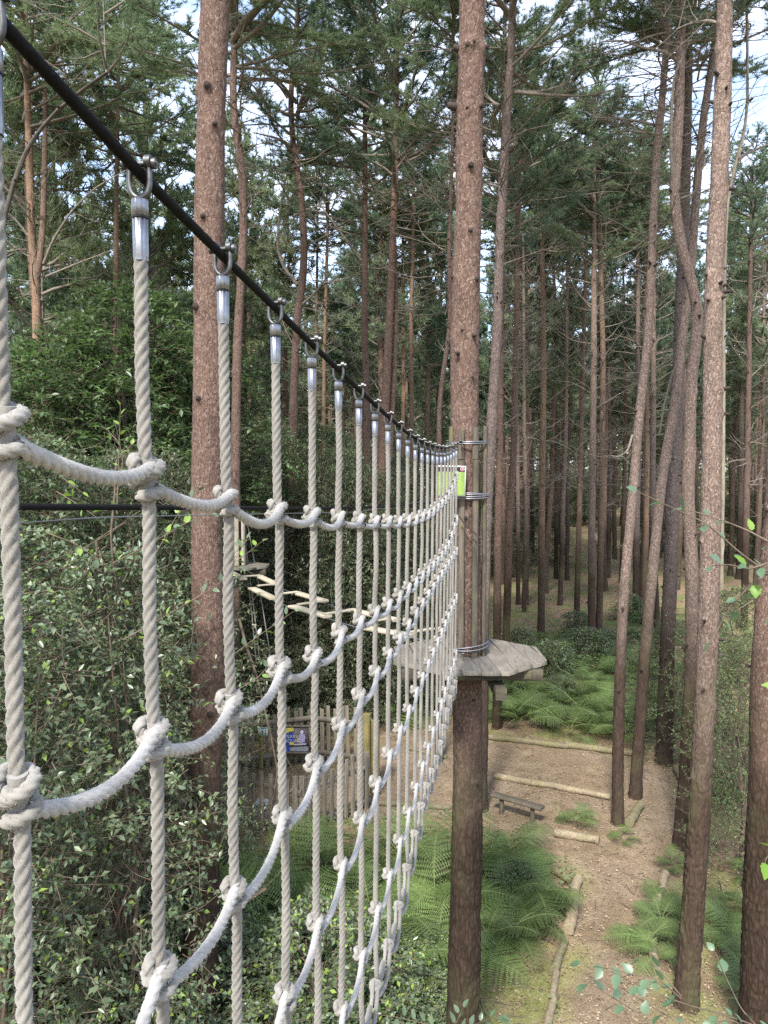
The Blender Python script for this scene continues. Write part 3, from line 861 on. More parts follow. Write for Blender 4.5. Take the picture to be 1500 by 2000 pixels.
for i, (a, b, c, d, w, lab) in enumerate(RT):
    pts = [p for p in (a, b, c) if p != (946, 1000)]
    pine(lab, pts, w * .88, base=d, top=14 + (i * 7 % 5) * .5, crown_y=470 + (i * 37) % 90, dead_y=960, crown=i, cs=.95, mat=['bark_grey', 'bark_orange', 'bark_grey', 'bark'][i % 4])

# ------------------------------------------------------------------ the pine wood behind
def plain_trunk(seed, H):
    g = G(); r = np.random.default_rng(seed)
    z = np.linspace(-.1, H, 10); x = np.cumsum(r.normal(size=10) * .06); y = np.cumsum(r.normal(size=10) * .06)
    x -= x[0]; y -= y[0]
    trunk_geom(g, np.stack([x, y, z], -1), np.interp(z, [0, 8, 15], [.108, .085, .035]), 9, .6, 0, seed, .2, 0)
    return g.mesh('trunk', [M['bark_far'], M['dead']], True), x, y, z
FT = [plain_trunk(200 + s, 15.5) for s in range(6)]
placed = []
def far_pine(X, Y, k, label, group):
    me, x, y, z = FT[k % 6]
    t = thing('pine_tree', label, 'tree', (X, Y, 0), group)
    rz = random.uniform(0, 6.28); s = random.uniform(.85, 1.12)
    th = random.uniform(.8, 1.35)
    inst('trunk', me, t, (0, 0, 0), (0, 0, rz), (th, th, s))
    c0 = random.uniform(5.2, 8.8) if Y > 32 else random.uniform(7.2, 9)
    cr = lambda h: (np.interp(h, z * s, x) * th * math.cos(rz) - np.interp(h, z * s, y) * th * math.sin(rz),
                    np.interp(h, z * s, x) * th * math.sin(rz) + np.interp(h, z * s, y) * th * math.cos(rz), h)
    inst('crown', CROWN_FAR[(k * 3 + int(Y)) % 4], t, cr(c0), (0, 0, rz), (1, 1, (15.5 * s + 1 - c0) / 8.5), kind='stuff')
    inst('dead_branches', DEAD_FAR[k % 3], t, cr(3.5), (0, 0, rz), (.9, .9, (c0 - 3) / 7), kind='stuff')
r = np.random.default_rng(77)
ztree = []
tries = 0
while len(ztree) < 255 and tries < 20000:
    tries += 1
    Y = 24 + 62 * r.random() ** .8
    X = r.uniform(-.60, .60) * Y
    px = 750 + 1500 * X / Y
    if Y < 30 and px > 1000: continue
    if 470 < px < 760 and Y < 40 and r.random() < .4: continue
    if any((X - a) ** 2 + (Y - b) ** 2 < (2.0 + Y * .012) ** 2 for a, b in ztree): continue
    ztree.append((X, Y))
for k, (X, Y) in enumerate(ztree):
    px = 750 + 1500 * X / Y
    if px < 450: la, gr = "slim background pine in the wood behind the left hollies", "background pines left of the net"
    elif px < 900: la, gr = "slim background pine seen through the rope net", "background pines behind the rope net"
    else: la, gr = "slim background pine in the wood beyond the clearing", "background pines beyond the clearing"
    far_pine(X, Y, k, la, gr)

for k, (X, Y) in enumerate([(-9.5, 19), (-6.6, 21.5), (-4.9, 22.5), (-10.5, 23), (-7.9, 17.5)]):
    far_pine(X, Y, k, "slim background pine in the wood behind the left hollies", "background pines left of the net")
# the mass of the wood beyond what can be told apart
def far_mass():
    r = np.random.default_rng(5); g = G()
    n = 150
    th = r.uniform(-.75, .75, n); D = r.uniform(92, 130, n); X = np.sin(th) * D; Y = np.cos(th) * D
    P = np.zeros((n, 3, 3)); P[:, :, 0] = X[:, None]; P[:, :, 1] = Y[:, None]; P[:, :, 2] = [-.2, 7, 15]
    batch_tubes(g, P, np.tile([.2, .16, .06], (n, 1)), 5, 0)
    m = 110000
    th = r.uniform(-.8, .8, m); D = r.uniform(90, 135, m); z = .2 + 15.5 * r.random(m) ** 1.05
    c = vnoise(np.stack([th * 25, z * .45, D * .1], -1), 3)
    k = c > -.45
    q = np.stack([np.sin(th) * D, np.cos(th) * D, z], -1)[k]
    d = norm(r.normal(size=q.shape) + np.array([0, 0, .3]))
    blades(g, q, d, r.uniform(.6, 1.3, len(q)), r.uniform(.2, .4, len(q)), 1, r)
    o = bpy.data.objects.new('distant_forest', g.mesh('distant_forest', [M['bark_far'], M['needle_far']], False)); COL.objects.link(o)
    tag(o, 'far mass of pine wood closing the view', 'forest', kind='stuff')
far_mass()

# ------------------------------------------------------------------ shrubs
def shrub_mesh(seed, H, R, ntw, nl, ll, lw, mats, shell=.55, col=True, updir=.2, flat=0, new=.05, tw_len=.35, limbs=14, low=.03, name='foliage'):
    """stems + leafy twigs filling a rounded column; returns (stem mesh, foliage mesh)"""
    r = np.random.default_rng(seed); gs = G(); g = G()
    add_tube(gs, curve_pts([0, 0, -.1], [0, 0, 1], H * .95, 8, 0, .05, r), np.linspace(.035, .006, 9), 6, 0)
    h = H * (low + (1 - low) * r.random(ntw) ** .9)
    u = h / H
    az = r.uniform(0, 2 * PI, ntw)
    lump = 1 + .55 * vnoise(np.stack([np.cos(az) * 1.6, np.sin(az) * 1.6, h * 1.5], -1), seed)
    prof = np.sqrt(np.clip(1 - (np.abs(u - .38) / .64) ** 2.3, 0.02, 1)) * lump
    rad = R * prof * (shell + (1 - shell) * r.random(ntw)) * r.uniform(.75, 1.1, ntw)
    S = np.stack([np.cos(az) * rad, np.sin(az) * rad, h], -1)
    out = np.stack([np.cos(az), np.sin(az), np.zeros(ntw)], -1)
    D = norm(out * .8 + r.normal(size=(ntw, 3)) * .55 + np.array([0, 0, updir]))
    TL = r.uniform(.5, 1.2, ntw)[:, None] * tw_len
    S = S - D * TL * .5
    E = S + D * TL
    batch_tubes(gs, np.stack([S, (S + E) / 2 + r.normal(size=S.shape) * .015, E], 1), np.tile([.005, .0035, .002], (ntw, 1)), 3, 0)
    for i in range(limbs):
        j = r.integers(ntw); e = S[j]; s0 = np.array([0, 0, e[2] * .55])
        mid = (s0 + e) / 2 + r.normal(size=3) * .08 * R + np.array([0, 0, .05])
        add_tube(gs, [s0, mid, e], [.014, .010, .005], 5, 0, cap=False)
    t = (np.arange(nl) + .5) / nl
    for k in range(nl):
        p = S + D * TL * (t[k] * .85 + .15) + r.normal(size=S.shape) * .006
        side = norm(np.cross(D, r.normal(size=D.shape) + np.array([0, 0, 2.0]))) * (1 if k % 2 else -1)
        ld = norm(D * .55 + side * .9 + r.normal(size=D.shape) * .3)
        nn = norm(np.array([0, 0, 1.0]) * (1 + flat) + r.normal(size=D.shape) * .55)
        L = r.uniform(.65, 1.2, ntw) * ll
        isnew = r.random(ntw) < new
        for mi, msk in ((0, ~isnew), (1, isnew)):
            if msk.any():
                leaves(g, p[msk], ld[msk], nn[msk], L[msk], L[msk] * lw, mi if len(mats) > 1 else 0)
    return gs.mesh('stem', [M['twig']], True), g.mesh(name, mats, False)

HOLLY = [shrub_mesh(300 + s, 5.0, 1.0, 1500, 9, .068, .52, [M['holly'], M['holly_new']], new=.05, tw_len=.42) for s in range(3)]
HOLLY_LOW = [shrub_mesh(310 + s, 1.6, 1.0, 620, 9, .066, .55, [M['holly'], M['holly_new']], new=.16, tw_len=.35) for s in range(2)]
DARK = [shrub_mesh(320 + s, 6.0, 1.7, 2600, 9, .075, .5, [M['dark_leaf'], M['beech']], new=.35, tw_len=.5, flat=1.5, updir=0) for s in range(3)]
BEECH = [shrub_mesh(330 + s, 4.2, 1.4, 1500, 8, .13, .42, [M['beech'], M['beech']], tw_len=.5, flat=1.0, updir=.1) for s in range(2)]
SMALL = [shrub_mesh(340 + s, 3.2, .8, 1100, 10, .035, .6, [M['small'], M['holly_new']], new=.08, tw_len=.35, flat=1.5) for s in range(2)]
LOWSM = [shrub_mesh(350 + s, .7, .7, 420, 8, .035, .7, [M['small'], M['beech']], new=.4, tw_len=.2, limbs=4) for s in range(2)]

def shrub(X, Y, meshes, k, label, cat, s=1.0, sz=None, group=None, z=None, name='holly_bush'):
    gz = float(ground_h(X, Y)) if z is None else z
    t = thing(name, label, cat, (X, Y, gz), group)
    rz = random.uniform(0, 6.28); st, fo = meshes[k % len(meshes)]
    sc = (s, s, sz if sz else s)
    inst('stem', st, t, rot=(0, 0, rz), scale=sc, kind='stuff'); inst('foliage', fo, t, rot=(0, 0, rz), scale=sc, kind='stuff')
    return t

# tall hollies near the camera at left
shrub(-2.75, 5.3, HOLLY, 0, "tall glossy holly filling the view left of the big reddish trunk", 'holly', .95, .93)
shrub(-2.15, 6.0, HOLLY, 1, "glossy holly between the second rope and the big reddish trunk", 'holly', .8, .98)
shrub(-3.6, 6.6, HOLLY, 2, "holly behind the tall glossy one at the left edge", 'holly', 1.1, 1.02)
for k, (X, Y, s, sz) in enumerate([(-5.5, 8.5, 1, 1.0), (-4.2, 9.0, .95, .98), (-6.8, 10.5, 1.1, 1.05), (-3.0, 9.6, .8, .95), (-5.2, 11.5, 1.1, .95)]):
    shrub(X, Y, DARK, k, "dense dark evergreen shrub behind the left hollies", 'shrub', s, sz, "dark shrubs behind the left hollies", name='evergreen_shrub')
for k, (X, Y, s, sz) in enumerate([(-3.6, 15.6, .9, .98), (-2.2, 16.2, .9, 1.02), (-.9, 16.0, .85, .98), (.2, 16.8, .8, .9), (-4.9, 16.5, 1, 1.1), (-1.6, 18, 1, 1.08), (-3.1, 18.5, 1, 1.12), (1.2, 18.5, .75, .78), (-6.3, 15, 1, 1.08), (.1, 20.5, 1, .95)]):
    shrub(X, Y, DARK, k, "dark holly thicket beyond the fence seen through the net", 'shrub', s, sz, "dark thicket beyond the fence", name='evergreen_shrub')
shrub(-4.2, 12.6, BEECH, 0, "broad-leaved sapling with large leaves behind the second rope", 'sapling', 1.1, 1.0, z=4.2, name='chestnut_sapling')
shrub(-5.6, 13.2, BEECH, 1, "broad-leaved sapling with large leaves near the left edge", 'sapling', 1.1, .85, z=4.1, name='chestnut_sapling')
shrub(-3.3, 14.0, BEECH, 1, "broad-leaved sapling beside the big reddish trunk", 'sapling', 1.0, .8, z=4.4, name='chestnut_sapling')
# low undergrowth bottom left
for k in range(13):
    X = -3.6 + (k % 5) * .72 + random.uniform(-.2, .2); Y = 6.1 + (k // 5) * .85 + random.uniform(-.2, .2)
    if abs(X + 1.5) < .4 and Y < 6.6: continue
    shrub(X, Y, HOLLY_LOW, k, "low holly scrub under the nearest ropes", 'holly', random.uniform(.75, 1.1), random.uniform(.5, .95), "low holly scrub at bottom left")
for k, (X, Y, s) in enumerate([(.02, 7.9, .6), (.35, 8.0, .55), (-.35, 7.8, .6), (-.8, 7.9, .7), (.1, 7.2, .6), (.45, 7.4, .5), (-.5, 7.1, .65), (-1.0, 7.1, .65)]):
    shrub(X, Y, HOLLY_LOW, k, "ankle-high holly between the net's foot and the platform tree", 'holly', s, s * .55, "low holly left of the platform tree's foot")
for k, (X, Y) in enumerate([(-.1, 8.3), (.3, 8.5), (-.6, 8.4), (.55, 7.9), (-.2, 7.6), (1.75, 9.6), (2.0, 9.3)]):
    shrub(X, Y, LOWSM, k, "low small-leaved plant among the ferns", 'plant', random.uniform(.45, .7), None, "small-leaved ground plants", name='bramble')
# right hand side
shrub(4.95, 10.3, SMALL, 0, "light green small-leaved sapling between the two right trunks", 'sapling', 1.0, 1.0, name='young_tree')
shrub(5.9, 12.6, SMALL, 1, "pale sapling in front of the right edge trunk", 'sapling', 1.2, 1.1, name='young_tree')
shrub(5.6, 14.6, SMALL, 0, "airy pale sapling behind the right trunks", 'sapling', 1.2, .8, name='young_tree')
for k, (px, py, s) in enumerate([(1150, 1300, .8), (1130, 1250, .7), (1185, 1285, .6), (1080, 1330, .8), (1010, 1300, .8), (1230, 1210, .7), (1320, 1400, .7), (1000, 1360, .8), (1090, 1370, .7)]):
    p = at(px, py, z=0)
    shrub(p[0], p[1], HOLLY_LOW if k < 6 else LOWSM, k, "low dark bush behind the clearing", 'bush', s, s * (.8 if k < 6 else 1.2), "low bushes behind the clearing")
for k, (X, Y, s, sz) in enumerate([(6.2, 38, .9, .5), (4.6, 40, 1.1, .7), (8.3, 43, 1.2, .7), (21, 44, 1.3, .65), (24, 47, 1.5, .7), (18.5, 50, 1.3, .6), (28, 50, 1.8, .8), (5, 58, 1.8, .7), (10, 66, 1.8, .7), (16, 70, 2, .7), (30, 62, 2, .8), (24, 68, 2, .8), (20, 78, 2, .7), (13, 80, 2, .7)]):
    shrub(X, Y, DARK, k, "far evergreen shrub in the shade of the wood", 'shrub', s, sz, "far evergreen shrubs beyond the clearing", name='evergreen_shrub')
for k, (X, Y) in enumerate([(-8, 22), (-5, 24), (-11, 20), (-2, 26), (1, 28), (-14, 26), (-9, 30), (-4, 33)]):
    shrub(X, Y, DARK, k, "evergreen shrub deep behind the left thicket", 'shrub', 1.4, 1.1, "far evergreen shrubs behind the left thicket", name='evergreen_shrub')

# brown twig tangle in the lower left
def tangle():
    r = np.random.default_rng(9); g = G(); c = at(225, 1620, 6.0)
    for k in range(340):
        p = c + r.normal(size=3) * np.array([.28, .3, .25]); d = norm(r.normal(size=3) + np.array([0, 0, .1]))
        add_tube(g, curve_pts(p, d, r.uniform(.2, .7), 5, -.3, .25, r), np.linspace(.004, .0012, 6), 3, cap=False)
    for k in range(14):
        p = np.array([c[0] + r.normal() * .3, c[1] + r.normal() * .3, 0]); q = c + r.normal(size=3) * .3
        add_tube(g, [p, (p + q) / 2 + r.normal(size=3) * .15, q], [.016, .011, .006], 5, cap=False)
    t = thing('dead_shrub', "brown tangle of dead twigs low behind the second rope", 'dead shrub', (c[0], c[1], 0))
    part('twigs', g, [M['twig']], t, kind='stuff')
tangle()
def long_stems():
    r = np.random.default_rng(19)
    for k, (a, b, Y, w) in enumerate([((215, 1480), (240, 2000), 5.9, 14), ((190, 1050), (225, 1480), 5.9, 9), ((228, 900), (222, 1300), 5.7, 6),
                                      ((330, 1900), (520, 1730), 6.6, 7), ((560, 1550), (470, 1210), 9.5, 6)]):
        g = G(); A, B = at(*a, Y), at(*b, Y + .2)
        P = np.array([A + (B - A) * t + r.normal(size=3) * .02 for t in np.linspace(0, 1, 7)])
        add_tube(g, P, np.linspace(w, w * .6, 7)[::-1] * Y / 3000, 7)
        for j in range(12):
            i = r.integers(0, 6)
            add_tube(g, curve_pts(P[i], norm(r.normal(size=3)), r.uniform(.3, .9), 4, .2, .12, r), np.linspace(.005, .0015, 5), 3, cap=False)
        lab = ["thick upright stem in the holly at bottom left", "upper stem of the holly behind the second rope", "thin upright shoot among the fresh holly leaves",
               "bare bough slanting low across the ferns at bottom left", "bare slanting sapling stem before the paling fence"][k]
        o = bpy.data.objects.new('bare_stem', g.mesh('bare_stem', [M['twig']], True, P[0])); o.location = tuple(P[0]); COL.objects.link(o)
        tag(o, lab, 'stem')
long_stems()

# ------------------------------------------------------------------ ferns
def frond_mesh(seed, npair, npin, mat):
    r = np.random.default_rng(seed); g = G()
    bend = r.uniform(.35, .6); lift = r.uniform(.45, .75); sw = r.uniform(-.12, .12)
    pos = lambda t: np.array([t * (1 - .12 * t), sw * t * t, lift * t - bend * t * t * 1.25])
    P = np.array([pos(t) for t in np.linspace(0, 1, 8)])
    add_tube(g, P, np.linspace(.009, .002, 8), 4, 0, cap=False)
    T = []
    for k in range(npair):
        t = .18 + .82 * k / npair
        p = pos(t); fw = norm(pos(t + .02) - p); side = norm(np.cross(fw, [0, 0, 1])); up = np.cross(side, fw)
        L = .36 * math.sin(min(1, (1 - t) * 1.15 + .06) * PI / 2) * (.55 + .45 * min(1, (t - .1) * 4))
        for s in (-1, 1):
            d = norm(side * s + fw * .38 - up * .12 + r.normal(size=3) * .05)
            nw = norm(np.cross(d, up)) * 1
            if npin:
                q = np.linspace(.04, 1, npin)
                c = p + d * (q * L)[:, None] - up * ((q ** 2) * L * .12)[:, None]
                wl_ = .20 * L * (1 - q * .8) * .55 + .006
                hw = L / npin * .42
                for ss in (-1, 1):
                    tip = c + nw * ss * wl_[:, None] + d * wl_[:, None] * .35 - up * wl_[:, None] * .1
                    a = c - d * hw; b = c + d * hw
                    T.append(np.stack([a, b, tip], 1))
            else:
                w = L * .13
                b0 = p; e = p + d * L - up * L * .12; m1 = p + d * L * .35 + nw * w - up * .01; m2 = p + d * L * .35 - nw * w - up * .01
                T.append(np.array([[b0, m1, e], [b0, e, m2]]))
    T = np.concatenate(T).reshape(-1, 3)
    g.add(T, np.arange(len(T)).reshape(-1, 3), 1)
    return g.mesh('frond', [M['twig_green'], mat], False)
FR = [frond_mesh(400 + s, 17, 11, M[['bracken', 'bracken2', 'bracken', 'bracken2'][s]]) for s in range(4)]
FR_OLD = [frond_mesh(410, 18, 9, M['bracken_old'])]
FR_FAR = [frond_mesh(420 + s, 16, 5, M[['bracken', 'bracken2', 'bracken2'][s]]) for s in range(3)]
def fern(X, Y, size, label, group, far=False, n=None, old=0):
    t = thing('fern', label, 'fern', (X, Y, float(ground_h(X, Y))), group)
    n = n or random.randint(6, 9); a0 = random.uniform(0, 6.28)
    for k in range(n):
        me = random.choice(FR_FAR if far else FR)
        if random.random() < old: me = FR_OLD[0]
        s = size * random.uniform(.7, 1.15)
        inst('frond', me, t, (0, 0, random.uniform(0, .3) * size), (random.uniform(-.25, .25), random.uniform(-.35, .25), a0 + k * 6.28 / n + random.uniform(-.4, .4)), s)
    return t
def fern_patch(poly_px, n, size, label, group, far=False, old=0, hshift=0):
    poly = np.array([at(x, y, z=0)[:2] for x, y in poly_px]); lo, hi = poly.min(0), poly.max(0)
    pts = []; tries = 0
    while len(pts) < n and tries < 5000:
        tries += 1
        p = lo + (hi - lo) * rng.random(2)
        if not inpoly(np.array([p[0]]), np.array([p[1]]), poly)[0]: continue
        if any((p[0] - q[0]) ** 2 + (p[1] - q[1]) ** 2 < (size * .42) ** 2 for q in pts): continue
        pts.append(p); fern(p[0], p[1], size * random.uniform(.8, 1.15), label, group, far, old=old)
fern_patch([(440, 1740), (600, 1730), (740, 1690), (860, 1690), (868, 1900), (700, 1960), (440, 2000)], 22, 1.1, "green bracken fern beside the net, left of the platform tree", "bracken left of the platform tree")
fern_patch([(0, 1900), (430, 1830), (450, 2100), (0, 2150)], 14, .8, "bracken fern showing through the scrub at bottom left", "bracken at bottom left")
fern_patch([(945, 1690), (1000, 1680), (1035, 1720), (1050, 1780), (1020, 1840), (945, 1850)], 12, .75, "tall bracken fern just right of the platform tree", "bracken right of the platform tree")
fern_patch([(960, 1350), (1010, 1300), (1300, 1300), (1325, 1420), (1230, 1450), (980, 1440)], 42, 1.0, "bracken fern in the bed beyond the edging log", "bracken bed beyond the edging log", far=False)
fern_patch([(1245, 1830), (1310, 1800), (1325, 1880), (1260, 1890)], 3, .5, "dark bracken fern right of the path", "bracken right of the path")
fern_patch([(1415, 1750), (1470, 1700), (1480, 1980), (1430, 1960)], 7, .6, "bracken fern between the two big right trunks", "bracken between the right trunks")
fern_patch([(560, 1440), (860, 1400), (880, 1360), (700, 1340), (560, 1380)], 10, 1.0, "bracken fern at the thicket's foot beyond the fence", "bracken beyond the fence", far=True)
fern_patch([(1000, 1270), (1300, 1190), (1480, 1230), (1480, 1330), (1340, 1330)], 30, .85, "small far bracken fern in the mossy wood", "far bracken in the mossy wood", far=True)
fern_patch([(1400, 1420), (1500, 1400), (1500, 1620), (1400, 1640)], 12, .6, "low bracken fern at the right edge of the clearing", "bracken at the right edge", far=True)
for (x, y, s, lab) in [(1125, 1615, .5, "single fern growing on the litter beside the short pale log"), (1212, 1650, .35, "fern tuft at the foot of the pale leaning pine"),
                       (1312, 1700, .35, "yellow-green fern tuft at the right edge of the path"), (430, 1530, .3, "small fern inside the fenced enclosure"), (1295, 1770, .5, "upright fern by the pale log end right of the path")]:
    p = at(x, y, z=0); fern(p[0], p[1], s, lab, None)

# ------------------------------------------------------------------ litter, twigs and moss tufts on the floor
def litter():
    r = np.random.default_rng(31); g = G(); n = 80000
    Y = 6.6 + 16 * r.random(n) ** 1.2; X = r.uniform(-.35, .62, n) * Y
    P = np.stack([X, Y, ground_h(X, Y) + .012 + r.random(n) * .012], -1)
    a = r.uniform(0, 2 * PI, n); D = np.stack([np.cos(a), np.sin(a), r.normal(size=n) * .25], -1)
    L = r.uniform(.012, .05, n); leaves(g, P, norm(D), norm(r.normal(size=P.shape) * .35 + np.array([0, 0, 1])), L, L * r.uniform(.15, .6, n), 0, .05)
    o = bpy.data.objects.new('leaf_litter', g.mesh('leaf_litter', [M['litter']], False)); COL.objects.link(o)
    tag(o, 'pine needles and bark chips scattered over the forest floor', 'litter', kind='stuff')
    g = G(); n = 480
    for k in range(n):
        Y = 6.8 + 12 * r.random(); X = r.uniform(.0, .6) * Y if k % 3 else r.uniform(-.3, .5) * Y
        p = np.array([X, Y, float(ground_h(X, Y)) + .02]); a = r.uniform(0, 6.28)
        add_tube(g, curve_pts(p, [math.cos(a), math.sin(a), 0], r.uniform(.08, .4), 4, 0, .15, r) + np.array([0, 0, .004]), np.linspace(.006, .003, 5) * r.uniform(.5, 1.2), 4)
    o = bpy.data.objects.new('fallen_twigs', g.mesh('fallen_twigs', [M['twig']], True)); COL.objects.link(o)
    tag(o, 'small fallen twigs lying on the path and clearing', 'twigs', kind='stuff')
litter()
def ground_cover():
    """low bramble and moss leaf sheets outside the path"""
    r = np.random.default_rng(33); g = G(); n = 90000
    Y = 6.5 + 26 * r.random(n); X = r.uniform(-.6, .62, n) * Y
    c = vnoise(np.stack([X * .8, Y * .8, X * 0], -1), 41) + .5 * vnoise(np.stack([X * 2.5, Y * 2.5, X * 0], -1), 42)
    onp = inpoly(X, Y, path_poly) | inpoly(X, Y, moss_poly)
    left = X < .6
    k = (c + np.where(left, .55, 0) > .25) & ~onp
    X, Y, c = X[k], Y[k], c[k]
    P = np.stack([X, Y, ground_h(X, Y) + .02 + r.random(len(X)) ** 2 * .16 * np.clip(c + .5, 0, 1)], -1)
    a = r.uniform(0, 2 * PI, len(X)); L = r.uniform(.02, .05, len(X)) * (1 + Y / 30)
    leaves(g, P, np.stack([np.cos(a), np.sin(a), a * 0 + .2], -1), norm(r.normal(size=P.shape) * .5 + np.array([0, 0, 1])), L, L * .6, 0)
    o = bpy.data.objects.new('ground_cover', g.mesh('ground_cover', [M['small'], M['dark_leaf']], False)); COL.objects.link(o)
    tag(o, 'low leafy ground cover between the trees', 'ground cover', kind='stuff')
ground_cover()

# ------------------------------------------------------------------ logs, bench
def log(px1, px2, rad, label, mat='log', cat='log', lift=0):
    a = at(*px1, z=0); b = at(*px2, z=0); r = np.random.default_rng(int(px1[0]))
    n = 26; t = np.linspace(0, 1, n)
    P = a + (b - a) * t[:, None]; sd_ = norm(np.cross(b - a, [0, 0, 1]))
    P = P + sd_ * (np.sin(t * 3 + px1[0]) * .03 + vnoise(np.stack([t * 6, t * 0, t * 0 + px1[1]], -1), 3) * .02)[:, None] * min(1, np.linalg.norm(b - a) / 2)
    P[:, 2] = ground_h(P[:, 0], P[:, 1]) + rad * .75
    R = rad * .85 * (1 + .06 * vnoise(np.stack([t * 9, t * 0, t * 0 + 3], -1), 5)) * np.linspace(1.05, .9, n)
    sides = 18
    g = G(); V, F, _ = tube_vf(P, R, sides)
    V = V + norm(V - np.repeat(P, sides, 0)) * (vnoise(V * 26, 2) * rad * .07)[:, None]
    g.add(V, F)
    for e in (0, n - 1):
        ring = V.reshape(n, sides, 3)[e]
        i = np.arange(sides); k = (i + 1) % sides
        Fc = np.stack([i, k, np.full(sides, sides)], -1)
        g.add(np.vstack([ring, P[e] + (P[e] - P[1 if e == 0 else n - 2]) * .1]), Fc if e else Fc[:, ::-1])
    o = bpy.data.objects.new('log', g.mesh('log', [M[mat]], True, P[n // 2])); o.location = tuple(P[n // 2]); COL.objects.link(o)
    tag(o, label, cat)
log((955, 1445), (1110, 1466), .07, "mossy edging log along the fern bed, left length", 'log_dark')
log((1105, 1464), (1237, 1480), .075, "thick edging log end behind the leaning pines", 'log_dark')
log((967, 1528), (1192, 1566), .065, "long pale log lying across the clearing behind the bench")
log((1083, 1640), (1170, 1656), .075, "short pale log beside the single fern")
log((1228, 1625), (1252, 1585), .085, "short weathered log leaning to the orange pine's foot", 'log_dark')
log((1108, 1818), (1130, 1725), .085, "thick pale log bordering the left side of the path")
log((1082, 1705), (1115, 1728), .07, "stub of mossy log where the path bends", 'log_dark')
log((1062, 2040), (1085, 1900), .05, "thin pale log at bottom beside the moss, lower piece")
log((1085, 1895), (1102, 1835), .055, "mossy thin log continuing the path edge upward", 'log_dark')
log((1276, 1775), (1300, 1715), .07, "pale log end half hidden by fern right of the path")
log((1285, 1900), (1268, 1815), .06, "narrow pale log right of the path near the big pine")
log((1318, 1508), (1340, 1545), .07, "dark log beside the flared roots of the straight pine", 'log_dark')
log((738, 1583), (880, 1588), .05, "dark rail-like log on the soil behind the net's foot", 'log_dark')
log((800, 1470), (872, 1487), .05, "brown log on the slope behind the net", 'log_dark')
log((1075, 1262), (1160, 1262), .10, "dark fallen trunk in the far moss", 'log_dark')
log((1190, 1212), (1240, 1198), .08, "fallen branch between far stems", 'log_dark')
log((1425, 1300), (1460, 1308), .08, "pale fallen piece near the right edge trunk")

def bench():
    a = at(963, 1551, z=.34); b = at(1060, 1579, z=.34)
    c = (a + b) / 2; t = thing('bench', "simple low plank bench with two post legs on the clearing", 'bench', (c[0], c[1], 0))
    g = G(); d = norm(b - a); bevel_box(g, c, (np.linalg.norm(b - a), .16, .04), d, b=.008); part('seat', g, [M['batten']], t, False)
    for s in (.18, .80):
        p = a + (b - a) * s; g = G()
        add_tube(g, [[p[0], p[1], -.1], [p[0], p[1], .315]], [.035, .035], 10); part('leg', g, [M['batten']], t)
bench()

# ------------------------------------------------------------------ fence and what stands by it
def gp(px, py):
    p = at(px, py, z=0); p[2] = 0; return p
PALE = {}
def pale_mesh(k):
    g = G(); r = np.random.default_rng(k); h = .92; w = .075; b = .003
    bevel_box(g, [0, 0, h / 2], (h, w, .02), ax=(0, 0, 1), up=(0, 1, 0), b=.004, warp=.0015)
    return g.mesh('pale', [M['fence']], False)
PALES = [pale_mesh(k) for k in range(3)]
def fence_run(pts, height, pitch, label, posts=True, rs=1):
    pts = [gp(*p) for p in pts]
    c = pts[0]
    t = thing('paling_fence', label, 'fence', (c[0], c[1], 0))
    for a, b in zip(pts[:-1], pts[1:]):
        L = np.linalg.norm(b - a); d = (b - a) / L; nrm = np.array([d[1], -d[0], 0]); rot = math.atan2(d[1], d[0])
        if nrm[1] > 0: nrm = -nrm
        for zf in (.22, .82):
            g = G(); bevel_box(g, (a + b) / 2 + np.array([0, 0, height * zf]) - nrm * .03 * rs, (L + .05, .035, .075), d, b=.004)
            part('rail', g, [M['fence']], t, False)
        n = int(L / pitch)
        for i in range(n):
            p = a + d * (i + .5) * pitch + nrm * .006
            gz = float(ground_h(p[0], p[1]))
            inst('pale', PALES[i % 3], t, (p[0] - c[0], p[1] - c[1], gz + random.uniform(-.02, .02)), (0, random.uniform(-.025, .025), rot), (1, 1, height / .92 * random.uniform(.94, 1.05)))
        for q in (a, b):
            g = G(); bevel_box(g, [q[0] - nrm[0] * .08, q[1] - nrm[1] * .08, height * .5], (height + .12, .08, .08), ax=(0, 0, 1), up=(0, 1, 0), b=.008)
            part('post', g, [M['fence']], t, False)
fence_run([(722, 1588), (585, 1647), (460, 1618), (318, 1588)], .92, .145, "front run of weathered grey paling fence behind the ropes")
fence_run([(380, 1522), (460, 1507), (612, 1488), (692, 1500)], 1.05, .13, "rear run of paling fence with the poster on it", rs=-1)
for k, (x, y, lab) in enumerate([(716, 1556, "left of two thick yellow-green gateposts"), (733, 1558, "right of two thick yellow-green gateposts")]):
    p = gp(x, y); g = G(); add_tube(g, [[p[0], p[1], -.1], [p[0], p[1], 1.42 - .1 * k]], [.075, .072], 14)
    o = bpy.data.objects.new('gatepost', g.mesh('gatepost', [M['post_new']], True, p)); o.location = tuple(p); COL.objects.link(o); tag(o, lab + " ending the fence", 'post')
def flat(g, o, ux, uz, poly, m, d, nrm):
    V = [o + ux * x + uz * z + nrm * d for x, z in poly]
    g.add(V, [list(range(len(V)))], m)
def disc(cx, cz, rx, rz, n=14):
    return [(cx + rx * math.cos(a), cz + rz * math.sin(a)) for a in np.linspace(0, 2 * PI, n, endpoint=False)]
